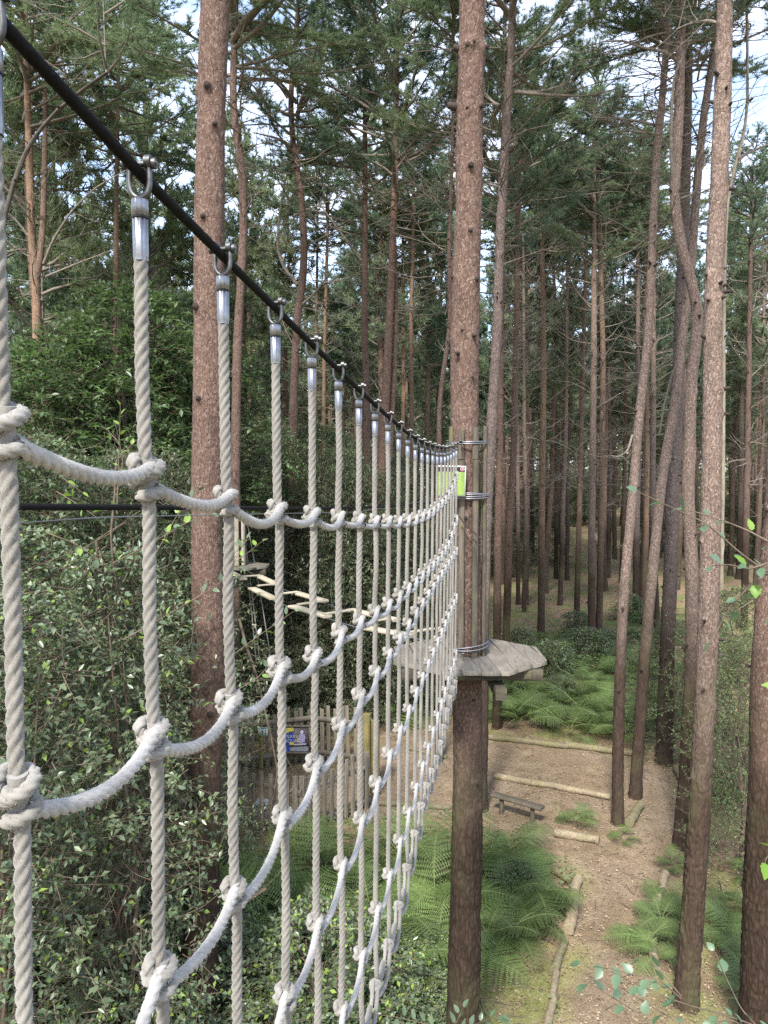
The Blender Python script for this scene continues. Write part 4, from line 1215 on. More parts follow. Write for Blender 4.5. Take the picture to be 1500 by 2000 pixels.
def text_part(txt, size, o, ux, uz, nrm, mat, parent, name='lettering'):
    cu = bpy.data.curves.new(name, 'FONT'); cu.body = txt; cu.size = size; cu.fill_mode = 'FRONT'
    ob = bpy.data.objects.new('tmp', cu); COL.objects.link(ob)
    bpy.context.view_layer.update()
    me = bpy.data.meshes.new_from_object(ob.evaluated_get(bpy.context.evaluated_depsgraph_get()))
    bpy.data.objects.remove(ob)
    n = len(me.vertices); co = np.zeros(n * 3, np.float32); me.vertices.foreach_get('co', co); co = co.reshape(-1, 3)
    W = o + ux * co[:, :1] + uz * co[:, 1:2] + nrm * co[:, 2:3] - WL[parent]
    me.vertices.foreach_set('co', W.astype(np.float32).ravel()); me.materials.clear(); me.materials.append(mat); me.update()
    q = bpy.data.objects.new(name, me); COL.objects.link(q); q.parent = parent; return q
def poster():
    Y = 13.75; tl = at(553, 1420, Y); tr = at(603, 1420, Y); bl = at(553, 1468, Y)
    ux = norm(tr - tl); uz = np.array([0, 0, 1.0]); nrm = np.array([0, -1.0, 0]); W = np.linalg.norm(tr - tl); H = tl[2] - bl[2]
    o = np.array([tl[0], Y, bl[2]]); t = thing('poster', "colourful framed poster of a helmeted climber on the rear fence", 'poster', (o[0] + W / 2, Y, o[2]))
    g = G(); V, F = box_vf(o + ux * W / 2 + uz * H / 2 + np.array([0, .012, 0]), (W, .02, H)); g.add(V, F); part('board', g, [M['photo']], t, False)
    g = G()
    for c, s in (((W / 2, H + .018), (W + .07, .035)), ((W / 2, -.018), (W + .07, .035)), ((-.018, H / 2), (.035, H)), ((W + .018, H / 2), (.035, H))):
        V, F = box_vf(o + ux * c[0] + uz * c[1] + np.array([0, .0, 0]), (s[0], .04, s[1])); g.add(V, F)
    part('frame', g, [M['fence']], t, False)
    g = G(); q = lambda poly, m, d: flat(g, o, ux, uz, [(x * W, z * H) for x, z in poly], m, d, nrm)
    q([(.02, .02), (.26, .02), (.26, .30), (.02, .30)], 0, .004)
    q([(.02, .32), (.40, .32), (.42, .66), (.30, .84), (.20, .70), (.10, .84), (.02, .70)], 0, .004)
    q([(.02, .84), (.16, .98), (.42, .98), (.40, .86), (.22, .80), (.02, .70)], 1, .006)
    q([(.24, .28), (.42, .28), (.42, .38), (.24, .38)], 1, .009)
    q([(.26, .02), (.98, .02), (.98, .22), (.26, .18)], 2, .004)
    q([(.44, .26), (.90, .30), (.90, .34), (.44, .32)], 3, .006)
    part('print', g, [M['blue'], M['yellow'], M['greyprint'], M['signwhite']], t, False)
    g = G(); q2 = lambda poly, m, d: flat(g, o, ux, uz, [(x * W, z * H) for x, z in poly], m, d, nrm)
    q2([(.56, .42), (.62, .66), (.70, .74), (.82, .72), (.86, .62), (.84, .40), (.70, .34)], 0, .006)
    q2(disc(.73, .80, .065, .08), 1, .008); q2([(.46, .40), (.50, .38), (.64, .60), (.61, .66)], 2, .007)
    part('figure', g, [M['lilac'], M['signwhite'], M['skin']], t, False)
    text_part("YEARS", .085, o + ux * W * .05 + uz * H * .56, ux * 1.0, uz, nrm * 1.0, M['signwhite'], t)
    text_part("YOUNG", .085, o + ux * W * .05 + uz * H * .38, ux * 1.0, uz, nrm * 1.0, M['signwhite'], t)
    for ob in [c for c in t.children if c.name.startswith('lettering')]:
        ob.data.transform(__import__('mathutils').Matrix.Translation((0, -.012, 0)))
poster()
def small_sign():
    b = gp(511, 1509); Y = b[1]; t = thing('signpost', "small pale figure sign on a thin yellow-green post", 'sign', (b[0], Y, 0))
    g = G(); zt = at(511, 1400, Y)[2]; add_tube(g, [[b[0], Y, -.1], [b[0], Y, zt]], [.028, .026], 8); part('post', g, [M['post_new']], t)
    a = at(504, 1437, Y - .03); c = at(523, 1421, Y - .03); o = np.array([a[0], Y - .035, a[2]]); W, H = c[0] - a[0], c[2] - a[2]
    ux, uz, nr = np.array([1., 0, 0]), np.array([0, 0, 1.]), np.array([0, -1., 0])
    g = G(); V, F = box_vf(o + ux * W / 2 + uz * H / 2, (W, .008, H)); g.add(V, F); part('panel', g, [M['palegreen']], t, False)
    g = G(); q = lambda poly, m, d: flat(g, o, ux, uz, [(x * W, z * H) for x, z in poly], m, d, nr)
    q([(0.02, .84), (.98, .84), (.98, .98), (0.02, .98)], 0, .006); q([(.32, .87), (.68, .87), (.68, .93), (.32, .93)], 1, .009)
    q([(.74, .05), (.80, .05), (.80, .78), (.74, .78)], 1, .007)
    q([(.46, .05), (.50, .05), (.49, .45), (.56, .72), (.50, .74), (.46, .52), (.42, .74), (.36, .70), (.42, .40)], 1, .008); q(disc(.46, .60, .045, .06, 8), 1, .010)
    part('pictogram', g, [M['skyprint'], M['signblack']], t, False)
small_sign()
def tub():
    b = gp(507, 1612); Y = b[1] + .25; t = thing('tub', "white plastic tub on a dark base behind the front paling", 'tub', (b[0], Y, 0))
    z0 = at(507, 1597, Y)[2]; z1 = at(507, 1565, Y)[2]; c = np.array([b[0], Y, 0])
    g = G(); n = 24; th = np.linspace(0, 2 * PI, n, endpoint=False)
    sq = lambda w: np.stack([np.sign(np.cos(th)) * np.abs(np.cos(th)) ** .45 * w, np.sign(np.sin(th)) * np.abs(np.sin(th)) ** .45 * w], -1)
    V = []; prof = [(z0, .075), (z0 + .01, .082), (z1 - .03, .095), (z1 - .025, .10), (z1 - .005, .10), (z1, .092), (z1 + .004, .02)]
    for z, w in prof: V += [[c[0] + p[0], c[1] + p[1], z] for p in sq(w)]
    i = np.arange(len(prof) - 1)[:, None] * n; j = np.arange(n)[None]; k = (j + 1) % n
    g.add(V, np.stack([i + j, i + k, i + n + k, i + n + j], -1).reshape(-1, 4)); part('body', g, [M['white']], t)
    g = G(); add_tube(g, [c + [0, 0, -.02], c + [0, 0, z0 * .5], c + [0, 0, z0]], [.07, .055, .08], 14); part('base', g, [M['black']], t)
tub()

# ------------------------------------------------------------------ main platform
PZ = CAMH - 1.65
def platform(cx, cy, z, R, pw, ang, label, nsides=8, off=PI / 8, ry=1.0):
    t = thing('tree_platform', label, 'platform', (cx, cy, z))
    th = off + np.arange(nsides) * 2 * PI / nsides
    poly = np.stack([R * np.cos(th), R * ry * np.sin(th)], -1)
    ax = np.array([math.cos(ang), math.sin(ang)]); wd = np.array([-ax[1], ax[0]])
    n = int(math.ceil(2 * R / pw))
    def clip(pl, d, lim, sgn):
        out = []; k = len(pl)
        for i in range(k):
            a, b = pl[i], pl[(i + 1) % k]; fa, fb = sgn * (np.dot(a, d) - lim), sgn * (np.dot(b, d) - lim)
            if fa >= 0: out.append(a)
            if fa * fb < 0: out.append(a + (b - a) * fa / (fa - fb))
        return out
    for i in range(n):
        lo = -n * pw / 2 + i * pw + .0045; hi = lo + pw - .009
        pl = clip(list(poly), wd, lo, 1)
        if len(pl) > 2: pl = clip(pl, wd, hi, -1)
        if len(pl) < 3: continue
        k = len(pl); dz = random.uniform(-.003, .003); c = np.mean(pl, 0)
        g = G(); V = []
        for zz, s in ((-.035, 1), (-.004, 1), (0, .992)):
            for p in pl:
                q = c + (p - c) * s; V.append([cx + q[0], cy + q[1], z + zz + dz])
        a = np.arange(k); b = (a + 1) % k
        g.add(V, np.concatenate([np.stack([a, b, b + k, a + k], -1), np.stack([a + k, b + k, b + 2 * k, a + 2 * k], -1)]))
        g.add(V, [list(range(2 * k, 3 * k)), list(range(k))[::-1]])
        part('plank', g, [M['deck']], t, False)
    return t
PCX, PCY = .725, 6.60
plat = platform(PCX, PCY, PZ, .70, .155, PI / 2 + .09, "octagonal weathered plank platform around the batten-wrapped pine", ry=.90)
for (c, s, ax) in [((PCX, PCY - .36, PZ - .085), (1.16, .07, .09), (1, 0, 0)), ((PCX, PCY + .36, PZ - .085), (1.16, .07, .09), (1, 0, 0)),
                   ((PCX - .19, PCY, PZ - .185), (1.12, .09, .10), (0, 1, 0)), ((PCX + .21, PCY - .02, PZ - .185), (1.12, .09, .10), (0, 1, 0)),
                   ((PCX + .45, PCY, PZ - .078), (.8, .06, .07), (0, 1, 0)), ((PCX - .45, PCY, PZ - .078), (.8, .06, .07), (0, 1, 0))]:
    g = G(); bevel_box(g, c, s, ax, b=.006); part('beam', g, [M['beam']], plat, False)
TX = at(914, 1100, 6.6)[0]
nb = 8
for i in range(nb):
    a = 2 * PI * i / nb - PI / 2 + .30
    zt = at(900, 836, 6.45)[2] + random.uniform(-.02, .02); zj = at(900, 897, 6.45)[2]
    for (z0, z1, dr) in ((PZ + .003, zj - .002, 0), (zj + .002, zt, .010)):
        g = G(); rb = .150 + dr * .6
        c = np.array([TX + (-.006 if dr else 0) + math.cos(a) * rb, 6.6 + math.sin(a) * rb, (z0 + z1) / 2])
        bevel_box(g, c, (z1 - z0, .053, .030), ax=(0, 0, 1), up=(math.cos(a), math.sin(a), 0), b=.010, warp=.001)
        part('batten', g, [M['batten']], plat, False)
def wrap(zc, n, tilt, rad, name='wire_wrap', R=.176):
    g = G()
    for k in range(n):
        th = np.linspace(0, 2 * PI, 49); P = np.stack([TX + np.cos(th) * R, 6.6 + np.sin(th) * R, zc + (k - n / 2) * .011 + tilt * (1 + k * .5) * np.sin(th + .8 + k)], -1)
        add_tube(g, P, rad, 7, cap=False)
    part(name, g, [M['wire']], plat)
wrap(at(900, 863, 6.43)[2], 2, .004, .005); wrap(at(900, 968, 6.43)[2], 4, .005, .0055); wrap(at(900, 1266, 6.43)[2], 2, .018, .006)
def clamp(px, py, Y):
    g = G(); c = at(px, py, Y); 
    add_tube(g, [c + [-.012, 0, 0], c + [.012, 0, 0]], .011, 8); add_tube(g, [c + [0, 0, -.01], c + [0, -.008, -.05]], .004, 6)
    part('wire_clamp', g, [M['steel']], plat)
clamp(901, 862, 6.39); clamp(904, 1277, 6.35)
def green_sign():
    Y = 6.375; a = at(852, 968, Y); b = at(909, 909, Y); W, H = b[0] - a[0], b[2] - a[2]
    ux = norm(np.array([1, .0, -.02])); uz = norm(np.array([.02, 0, 1.])); nr = np.array([0, -1., 0]); o = a
    t = thing('safety_sign', "lime green sign with black top and red stop disc on the platform tree", 'sign', tuple(a))
    g = G(); V = [o + ux * x + uz * z + nr * d for d in (0, .006) for x, z in ((0, 0), (W, 0), (W, H), (0, H))]
    g.add(V, [[3, 2, 1, 0], [4, 5, 6, 7], [0, 1, 5, 4], [1, 2, 6, 5], [2, 3, 7, 6], [3, 0, 4, 7]]); part('panel', g, [M['signwhite']], t, False)
    g = G(); flat(g, o, ux, uz, [(.008, .008), (W - .008, .008), (W - .008, H * .80), (.008, H * .80)], 0, .008, nr); part('green_field', g, [M['lime']], t, False)
    g = G(); flat(g, o, ux, uz, [(.008, H * .80), (W - .008, H * .80), (W - .008, H - .008), (.008, H - .008)], 0, .0085, nr); part('black_header', g, [M['signblack']], t, False)
    g = G(); flat(g, o, ux, uz, disc(W * .88, H * .895, .0175, .0175, 20), 0, .0105, nr); flat(g, o, ux, uz, disc(W * .88, H * .895, .0145, .0145, 20), 1, .0125, nr)
    flat(g, o, ux, uz, [(W * .88 - .008, H * .895 - .003), (W * .88 + .008, H * .895 - .003), (W * .88 + .008, H * .895 + .003), (W * .88 - .008, H * .895 + .003)], 0, .0145, nr)
    part('stop_disc', g, [M['signwhite'], M['signred']], t, False)
    g = G(); flat(g, o, ux, uz, [(W * .62, .014), (W * .72, .014), (W * .72, .019), (W * .62, .019)], 0, .0105, nr); flat(g, o, ux, uz, disc(W * .64, .030, .003, .003, 8), 0, .0105, nr)
    part('small_print', g, [M['signblack']], t, False)
green_sign()
def hook():
    Y = 6.37; P = px_path([(897, 1008), (906, 1022), (918, 1034), (932, 1045), (940, 1053), (943, 1060), (940, 1066), (935, 1064)], Y)
    g = G(); n = 40; tt = np.linspace(0, len(P) - 1, n); Ps = np.stack([np.interp(tt, range(len(P)), P[:, k]) for k in range(3)], -1)
    for _ in range(3): Ps[1:-1] = (Ps[:-2] + 2 * Ps[1:-1] + Ps[2:]) / 4
    add_tube(g, Ps, .006, 7); o = bpy.data.objects.new('hooked_rod', g.mesh('hooked_rod', [M['rust']], True, P[0])); o.location = tuple(P[0]); COL.objects.link(o)
    tag(o, "dark bent rod with a hooked tip slanting across the platform tree", 'hook')
hook()

# ------------------------------------------------------------------ far platform, plank bridge
plat2 = platform(-2.33, 12.3, PZ + .02, .50, .14, 0.05, "small far plank platform at the end of the zigzag bridge", ry=.8)
for i in range(7):
    a = 2 * PI * i / 7 - PI / 2 + .1; g = G(); z0, z1 = PZ + .03, at(455, 1008, 12.2)[2]
    c = np.array([-2.36 + math.cos(a) * .13, 12.3 + math.sin(a) * .13, (z0 + z1) / 2]); bevel_box(g, c, (z1 - z0, .07, .03), ax=(0, 0, 1), up=(math.cos(a), math.sin(a), 0), b=.006)
    part('batten', g, [M['plank_new'] if i in (0, 6, 1) else M['batten']], plat2, False)
for s in (-.16, .16):
    g = G(); bevel_box(g, (-2.33, 12.3 + s, PZ - .07), (.9, .07, .09), (1, 0, 0)); part('beam', g, [M['beam']], plat2, False)
def bridge():
    z = PZ - .02
    U = lambda x, y: at(x, y, z=z)
    c = U(620, 1180); t = thing('plank_bridge', "zigzag bridge of pale planks on wires between the two platforms", 'bridge', tuple(c))
    long_ = [((452, 1119), (475, 1131)), ((492, 1149), (534, 1169)), ((570, 1184), (640, 1204)), ((713, 1226), (806, 1242)),
             ((505, 1125), (538, 1141)), ((575, 1157), (634, 1174)), ((683, 1191), (775, 1211))]
    cross = [((474, 1129), (504, 1127)), ((507, 1147), (538, 1144)), ((550, 1163), (576, 1160)), ((586, 1184), (634, 1177)), ((636, 1203), (684, 1196)),
             ((730, 1217), (758, 1213)), ((804, 1239), (842, 1233))]
    for a, b in long_:
        A, B = U(*a), U(*b); g = G(); bevel_box(g, (A + B) / 2, (np.linalg.norm(B - A), .115, .03), B - A, b=.004); part('plank', g, [M['plank_new']], t, False)
    for a, b in cross:
        A, B = U(*a), U(*b); g = G(); bevel_box(g, (A + B) / 2 + [0, 0, .024], (np.linalg.norm(B - A) + .06, .05, .02), B - A, b=.003); part('cross_plank', g, [M['plank_new']], t, False)
    for pts in ([(455, 1125), (470, 1136), (492, 1149), (534, 1170), (570, 1185), (640, 1205), (713, 1227), (806, 1243), (860, 1252)],
                [(483, 1113), (505, 1125), (538, 1141), (575, 1157), (634, 1175), (683, 1192), (775, 1212), (820, 1227), (872, 1240)]):
        g = G(); P = np.array([U(*p) for p in pts]); P[:, 2] -= .018; add_tube(g, P, .006, 5); part('wire', g, [M['wire']], t)
bridge()
def rope_ladder():
    Y = 12.6; t = thing('rope_ladder', "thin rope ladder hanging at the far platform", 'ladder', tuple(at(485, 1100, Y)))
    lines = [[(471, 1015), (475, 1050), (479, 1098), (492, 1200), (500, 1290)], [(475, 1015), (479, 1055), (484, 1100), (497, 1200), (507, 1290)], [(482, 1018), (490, 1060), (498, 1105), (515, 1200), (530, 1292)]]
    for l in lines:
        g = G(); add_tube(g, px_path(l, Y), .009, 5); part('side_rope', g, [M['rope']], t)
    for y, a, b in ((1024, 472, 476), (1049, 474, 479), (1074, 476, 481), (1100, 478, 484), (1140, 484, 490), (1180, 489, 495), (1220, 493, 500)):
        g = G(); add_tube(g, [at(a - 1, y, Y), at(b + 1, y + 1, Y)], .013, 6); part('rung', g, [M['plank_new']], t)
rope_ladder()
def far_deck():
    Y = 44; c = at(1076, 919, Y); t = thing('tree_platform', "tiny dark platform high in the far wood, right of the brown trunk", 'platform', tuple(c))
    for i in range(4):
        g = G(); bevel_box(g, c + [-.3 + 0, -.3 + i * .2, -.02], (1.3, .17, .06), (1, 0, 0)); part('plank', g, [M['black']], t, False)
    for s in (-.3, .25):
        g = G(); bevel_box(g, c + [s - .2, 0, -.16], (.8, .12, .2), (0, 1, 0)); part('beam', g, [M['black']], t, False)
    g = G(); r = np.random.default_rng(2)
    b = c + [.0, -.1, .02]
    P = np.array([b, b + [.02, 0, .16], b + [-.02, 0, .3], b + [-.05, 0, .42]]); V, F, _ = tube_vf(P, [.17, .2, .15, .04], 12); V = V + (vnoise(V * 9, 3) * .05)[:, None]; g.add(V, F)
    o = bpy.data.objects.new('white_bundle', g.mesh('white_bundle', [M['white']], True, b)); o.location = tuple(b); COL.objects.link(o); tag(o, "small white bundle resting on the tiny dark far platform", 'bundle')
far_deck()

# ------------------------------------------------------------------ the rope net
SC = .427
def net_Y(i): return 1500 * SC / (1000.0 / (1.005 + .39 * i))
def net_px(i): return 1000 - 1000.0 / (1.005 + .39 * i)
def net_X(i): return at(net_px(i), 900, net_Y(i))[0]
NI = 22
def row_tab(tab):
    xs = [a for a, b in tab]; ys = [at(750, b, net_Y(a))[2] for a, b in tab]
    return lambda i: float(np.interp(i, xs, ys))
cable_z = row_tab([(0, 18), (1, 338), (2, 500), (3, 602), (4, 672), (5, 722), (6, 761), (7, 790), (8, 813), (9, 831), (10, 846), (11, 856), (12, 863), (13, 868), (14, 871), (15, 874), (16, 875), (17, 876), (19, 873), (21, 867)])
rows = [row_tab([(0, 838), (1, 932), (2, 979), (3, 1000), (4, 1008), (5, 1012), (6, 1016), (7, 1018), (9, 1017), (11, 1012), (13, 1003), (15, 988), (17, 972), (19, 952), (21, 925)]),
        row_tab([(0, 1550), (1, 1440), (2, 1378), (3, 1308), (4, 1283), (5, 1238), (6, 1213), (7, 1195), (8, 1180), (10, 1147), (12, 1121), (15, 1092), (18, 1060), (21, 1010)]),
        row_tab([(0, 2320), (1, 1905), (2, 1748), (3, 1620), (4, 1543), (5, 1482), (6, 1418), (7, 1370), (8, 1345), (10, 1285), (12, 1238), (15, 1190), (18, 1150), (21, 1098)]),
        row_tab([(0, 3000), (1, 2500), (2, 2140), (3, 1946), (4, 1825), (5, 1708), (6, 1624), (7, 1565), (8, 1517), (10, 1437), (12, 1373), (14, 1327), (17, 1270), (21, 1190)]),
        row_tab([(0, 4500), (1, 3400), (3, 2330), (5, 1973), (6, 1866), (7, 1777), (8, 1710), (9, 1645), (10, 1594), (12, 1512), (14, 1442), (16, 1395), (21, 1290)])]
# lowest edge: constant level
edge_z = lambda i: CAMH - 1.70 - .03 * math.sin(i * .9)
def clampz(f, lo):
    return lambda i: max(f(i), lo)
for k, lo in ((2, CAMH - .66), (3, CAMH - 1.02), (4, CAMH - 1.46)):
    rows[k] = clampz(rows[k], lo)
rows.append(edge_z)
RR_ = .0083
strand3 = lambda th: (lambda d: (.53 * np.cos(d) + np.sqrt(np.maximum(.47 ** 2 - (.53 * np.sin(d)) ** 2, 0))) * (1 + .012 * np.cos(28 * d)))((th + PI / 4) % (PI / 2) - PI / 4)
strand6 = lambda th: .70 + .30 * np.abs(np.cos(3 * th))
tdir = norm(np.array([net_X(21) - net_X(0), net_Y(21) - net_Y(0), 0])); ndir = np.array([tdir[1], -tdir[0], 0])   # ndir points to the camera side (right)
net = thing('rope_net', "pale twisted-rope net of knotted ropes hanging from the black cable", 'rope net', (net_X(0), net_Y(0), cable_z(0)))

def smooth_path(P, n, it=3):
    P = np.asarray(P, float); L = np.concatenate([[0], np.cumsum(np.linalg.norm(np.diff(P, axis=0), axis=1))])
    s = np.linspace(0, L[-1], n); Q = np.stack([np.interp(s, L, P[:, k]) for k in range(3)], -1)
    for _ in range(it): Q[1:-1] = (Q[:-2] + 2 * Q[1:-1] + Q[2:]) / 4
    return Q
def add_rope(g, P, rad, lay, sides, step, seed=0, fuzz=0, it=4, wob=.0):
    P = np.asarray(P, float); L = np.sum(np.linalg.norm(np.diff(P, axis=0), axis=1)); n = max(8, int(L / step))
    Q = smooth_path(P, n, it)
    s = np.concatenate([[0], np.cumsum(np.linalg.norm(np.diff(Q, axis=0), axis=1))])
    r = np.random.default_rng(seed)
    rad_ = rad * (1 + .035 * vnoise(np.stack([s * 30, s * 0, s * 0 + seed], -1), seed))
    V, F, _ = tube_vf(Q, rad_, sides, prof=strand3, twist=s * 2 * PI / lay)
    g.add(V, F)
    if fuzz:
        m = int(L * fuzz); idx = r.integers(0, len(V), m); c = np.repeat(Q, sides, 0)[idx]; p = V[idx]
        out = norm(p - c); T = norm(np.gradient(Q, axis=0)); T = np.repeat(T, sides, 0)[idx]
        d = norm(out * .8 + T * r.normal(size=(m, 1)) * .8 + r.normal(size=(m, 3)) * .5)
        blades(g, p - out * .0005, d, r.uniform(.002, .0065, m), np.full(m, .00035), 0, r)

top_of_rope = .092
for i in range(-1, NI):
    X, Y = (net_X(i), net_Y(i)) if i >= 0 else (net_X(0) - .0395 * 1.05, net_Y(0) - .2497 * .98)
    if i < 0: continue
    r = np.random.default_rng(500 + i)
    zc = cable_z(i); base = np.array([X, Y, 0])
    stops = [rows[k](i) for k in range(6)]
    pts = [base + [0, 0, zc - top_of_rope]]
    offs = 0
    prev = zc - top_of_rope
    for k, zk in enumerate(stops):
        mid = (prev + zk) / 2
        j = r.normal(size=2) * .0014
        pts.append(base + [offs + j[0], j[1], mid])
        offs += ndir[0] * r.uniform(-.001, .001) + (.0022 if i < 4 else .0005)
        if k < 5:
            pts.append(base + [offs - .002, 0, zk + .03]); pts.append(base + [offs + .002, 0, zk - .03])
        prev = zk
    zk = stops[5]
    # the rope end turns into the edge rope
    pts += [base + [offs, 0, zk + .07], base + tdir * .015 + [offs, 0, zk + .025], base + tdir * .06 + [offs, 0, zk - .005], base + tdir * .13 + [offs, 0, zk + .004]]
    near = i < 4
    step = .0028 if i < 3 else (.0036 if i < 7 else .0055)
    g = G(); add_rope(g, pts, RR_ * (.98 if i else .90), .062, 32 if i < 4 else (20 if i < 9 else 12), step, 600 + i, fuzz=(5200 if i < 2 else 3200) if i < 5 else (1200 if i < 9 else 0), it=12)
    part('vertical_rope', g, [M['rope']], net)

# rows between the knots
for k in range(6):
    g = G(); r = np.random.default_rng(700 + k)
    rad = RR_ * (.96 if k < 5 else .9)
    for i in range(0, NI - 1):
        a = np.array([net_X(i), net_Y(i), rows[k](i)]); b = np.array([net_X(i + 1), net_Y(i + 1), rows[k](i + 1)])
        sag = (.024 if i < 3 else .020) * r.uniform(.7, 1.2) if k < 5 else .055 * r.uniform(.7, 1.2)
        s = np.linspace(0, 1, 9)
        P = a + (b - a) * s[:, None] + np.stack([0 * s, 0 * s, -4 * sag * s * (1 - s)], -1) + ndir * (.013 - .004 * s + .006 * np.sin(s * PI))[:, None]
        P[:, 2] += -.014 * (1 - s) ** 3 + .012 * s ** 3
        step = .0032 if i < 4 else .006
        add_rope(g, P, rad, .056, 24 if i < 4 else 12, step, 710 + k * 40 + i, fuzz=(6500 if i < 3 else 3000) if i < 7 else 600, it=2)
        if k == 5:
            P2 = P + ndir * -.016 + [0, 0, .012]; add_rope(g, P2, rad * .9, .04, 10, .006, 990 + i, fuzz=300, it=2)
    part('horizontal_rope', g, [M['rope_w'] if k < 5 else M['rope']], net)

def knot_mesh(seed, lod):
    r = np.random.default_rng(seed); g = G(); R = .0136
    rad = .0072; sd_, st = (20, .0022) if lod == 0 else (12, .005)
    # local axes: x = along the net (away from camera), y = camera side... built as (t, n, z)
    def hel(a0, a1, z0, z1, R0, R1, n=24):
        a = np.linspace(a0, a1, n); t = np.linspace(0, 1, n)
        RR = R0 + (R1 - R0) * t
        return np.stack([np.cos(a) * RR, np.sin(a) * RR, z0 + (z1 - z0) * t], -1)
    # hump coming over the near side, round behind, then a slanting turn across the front
    P = np.concatenate([[[-.010, .010, .006], [-.016, .013, .018]], hel(PI * .75, PI * -.55, .021, .012, R * 1.12, R), hel(PI * -.55, PI * -1.9, .010, -.010, R * 1.05, R * 1.15)[1:],
                        hel(PI * -1.9, PI * -3.1, -.010, -.021, R * 1.15, R)[1:], [[-.004, -.008, -.018]]])
    add_rope(g, P, rad, .036, sd_, st, seed, fuzz=4200 if lod == 0 else 400, it=3)
    P = np.concatenate([hel(PI * -.2, PI * 1.15, -.020, .004, R * 1.25, R * 1.05), [[-.014, .002, .008], [-.004, .006, .004]]])
    add_rope(g, P, rad * .95, .036, sd_, st, seed + 1, fuzz=4200 if lod == 0 else 400, it=3)
    P = np.array([[-.006, .008, .006], [.004, .022, -.004], [.016, .014, -.012], [.022, .010, -.015]])
    add_rope(g, P, rad * 1.05, .036, sd_, st, seed + 2, fuzz=3000 if lod == 0 else 300, it=3)
    P = np.array([[.0, .0, .02], [0, 0, -.02]]); add_tube(g, P, .0095, 10)
    return g.mesh('knot', [M['rope_k']], True)
KN = [[knot_mesh(800 + 2 * s + (s % 2), lod) for s in range(4)] for lod in (0, 1)]
ROT = math.atan2(tdir[1], tdir[0])
nl = WL[net]
for k in range(6):
    for i in range(0, NI):
        lod = 0 if i < 5 else 1
        p = np.array([net_X(i), net_Y(i), rows[k](i)]) - nl
        off_ = (.0022 if i < 4 else .0005) * (k + 1)
        p = p + np.array([off_, 0, 0])
        if p[2] + nl[2] < CAMH - 1.9: continue
        s = random.uniform(.88, 1.04)
        o = inst('knot', KN[lod][random.randrange(4)], net, p, (random.uniform(-.12, .12), random.uniform(-.15, .15), ROT + PI + PI + random.uniform(-.25, .25)), s)

def fittings():
    # shackle: U under the cable, local x across the cable (n), z up
    g = G(); a = np.linspace(0, PI, 15); w = .0135
    w = .0118; P = [[-w * .96, 0, .014], [-w, 0, -.004]] + [[-w * math.cos(x), 0, -.010 - .016 * math.sin(x)] for x in a] + [[w, 0, -.004], [w * .96, 0, .014]]
    add_tube(g, smooth_path(P, 40, 2), .0033, 9)
    for s in (-1, 1): add_tube(g, [[s * w * .92 - .0035, 0, .014], [s * w * .92 + .0035, 0, .014]], .0075, 12)
    sh = g.mesh('shackle', [M['steel']], True)
    g = G(); add_tube(g, [[-.019, 0, .012], [.021, 0, .012]], .0034, 9); add_tube(g, [[-.020, 0, .012], [-.0160, 0, .012]], .0062, 6); add_tube(g, [[.0155, 0, .012], [.0200, 0, .012]], .0064, 6); 
    bo = g.mesh('bolt', [M['steel']], False)
    g = G(); n = 40; th = np.linspace(0, 2 * PI, n, endpoint=False); fl = 1 - .09 * ((np.arange(n) // 2) % 2)
    V = []; prof = [(-.026, .005), (-.0275, .0088), (-.029, .0098), (-.0465, .0098), (-.047, .0082), (-.049, .0082), (-.0495, .0092), (-.091, .0089), (-.0925, .0085), (-.096, .0085)]
    for z, rr in prof: V += [[math.cos(t) * rr * f, math.sin(t) * rr * f, z] for t, f in zip(th, fl)]
    i = np.arange(len(prof) - 1)[:, None] * n; j = np.arange(n)[None]; k = (j + 1) % n
    g.add(V, np.stack([i + j, i + n + j, i + n + k, i + k], -1).reshape(-1, 4))
    fe = g.mesh('ferrule', [M['ferrule']], False)
    g = G(); add_tube(g, [[0, 0, -.0472], [0, 0, -.0488]], .0098, 20); bd = g.mesh('band', [M['black']], True)
    return sh, bo, fe, bd
SH, BO, FE, BD = fittings()
for i in range(NI):
    dz = (cable_z(min(i + 1, 21)) - cable_z(max(i - 1, 0)))
    c = np.array([net_X(i), net_Y(i), cable_z(i) - .002]) - nl
    rz = math.atan2(ndir[1], ndir[0]) + random.uniform(-.12, .12)
    s = inst('shackle', SH, net, c, (random.uniform(-.05, .05), 0, rz))
    inst('bolt', BO, s, (0, 0, 0), (0, 0, 0))
    f = inst('ferrule', FE, net, c, (0, 0, rz))
    inst('band', BD, f)

# ------------------------------------------------------------------ cables
def wire_rope(P, rad, label, sides=18, step=.006, lay=.06, mat='cable'):
    g = G(); P = np.asarray(P, float); L = np.sum(np.linalg.norm(np.diff(P, axis=0), axis=1))
    Q = smooth_path(P, int(L / step), 10); s = np.concatenate([[0], np.cumsum(np.linalg.norm(np.diff(Q, axis=0), axis=1))])
    add_tube(g, Q, rad, sides, prof=strand6, twist=s * 2 * PI / lay)
    c = P[len(P) // 2]; o = bpy.data.objects.new('steel_cable', g.mesh('steel_cable', [M[mat]], True, c)); o.location = tuple(c); COL.objects.link(o)
    tag(o, label, 'cable'); return o
a0 = np.array([net_X(0), net_Y(0), cable_z(0)]); a1 = np.array([net_X(1), net_Y(1), cable_z(1)])
P = [a0 + (a0 - a1) * 6 + [0, 0, .6], a0 + (a0 - a1) * 3 + [0, 0, .16], a0 + (a0 - a1) * 1.2 + [0, 0, .03]] + [[net_X(i), net_Y(i), cable_z(i)] for i in np.arange(0, 21.01, .5)] + [at(901, 862, 6.40)]
wire_rope(P, .0069, "taut black steel cable slanting from top left, carrying the net")
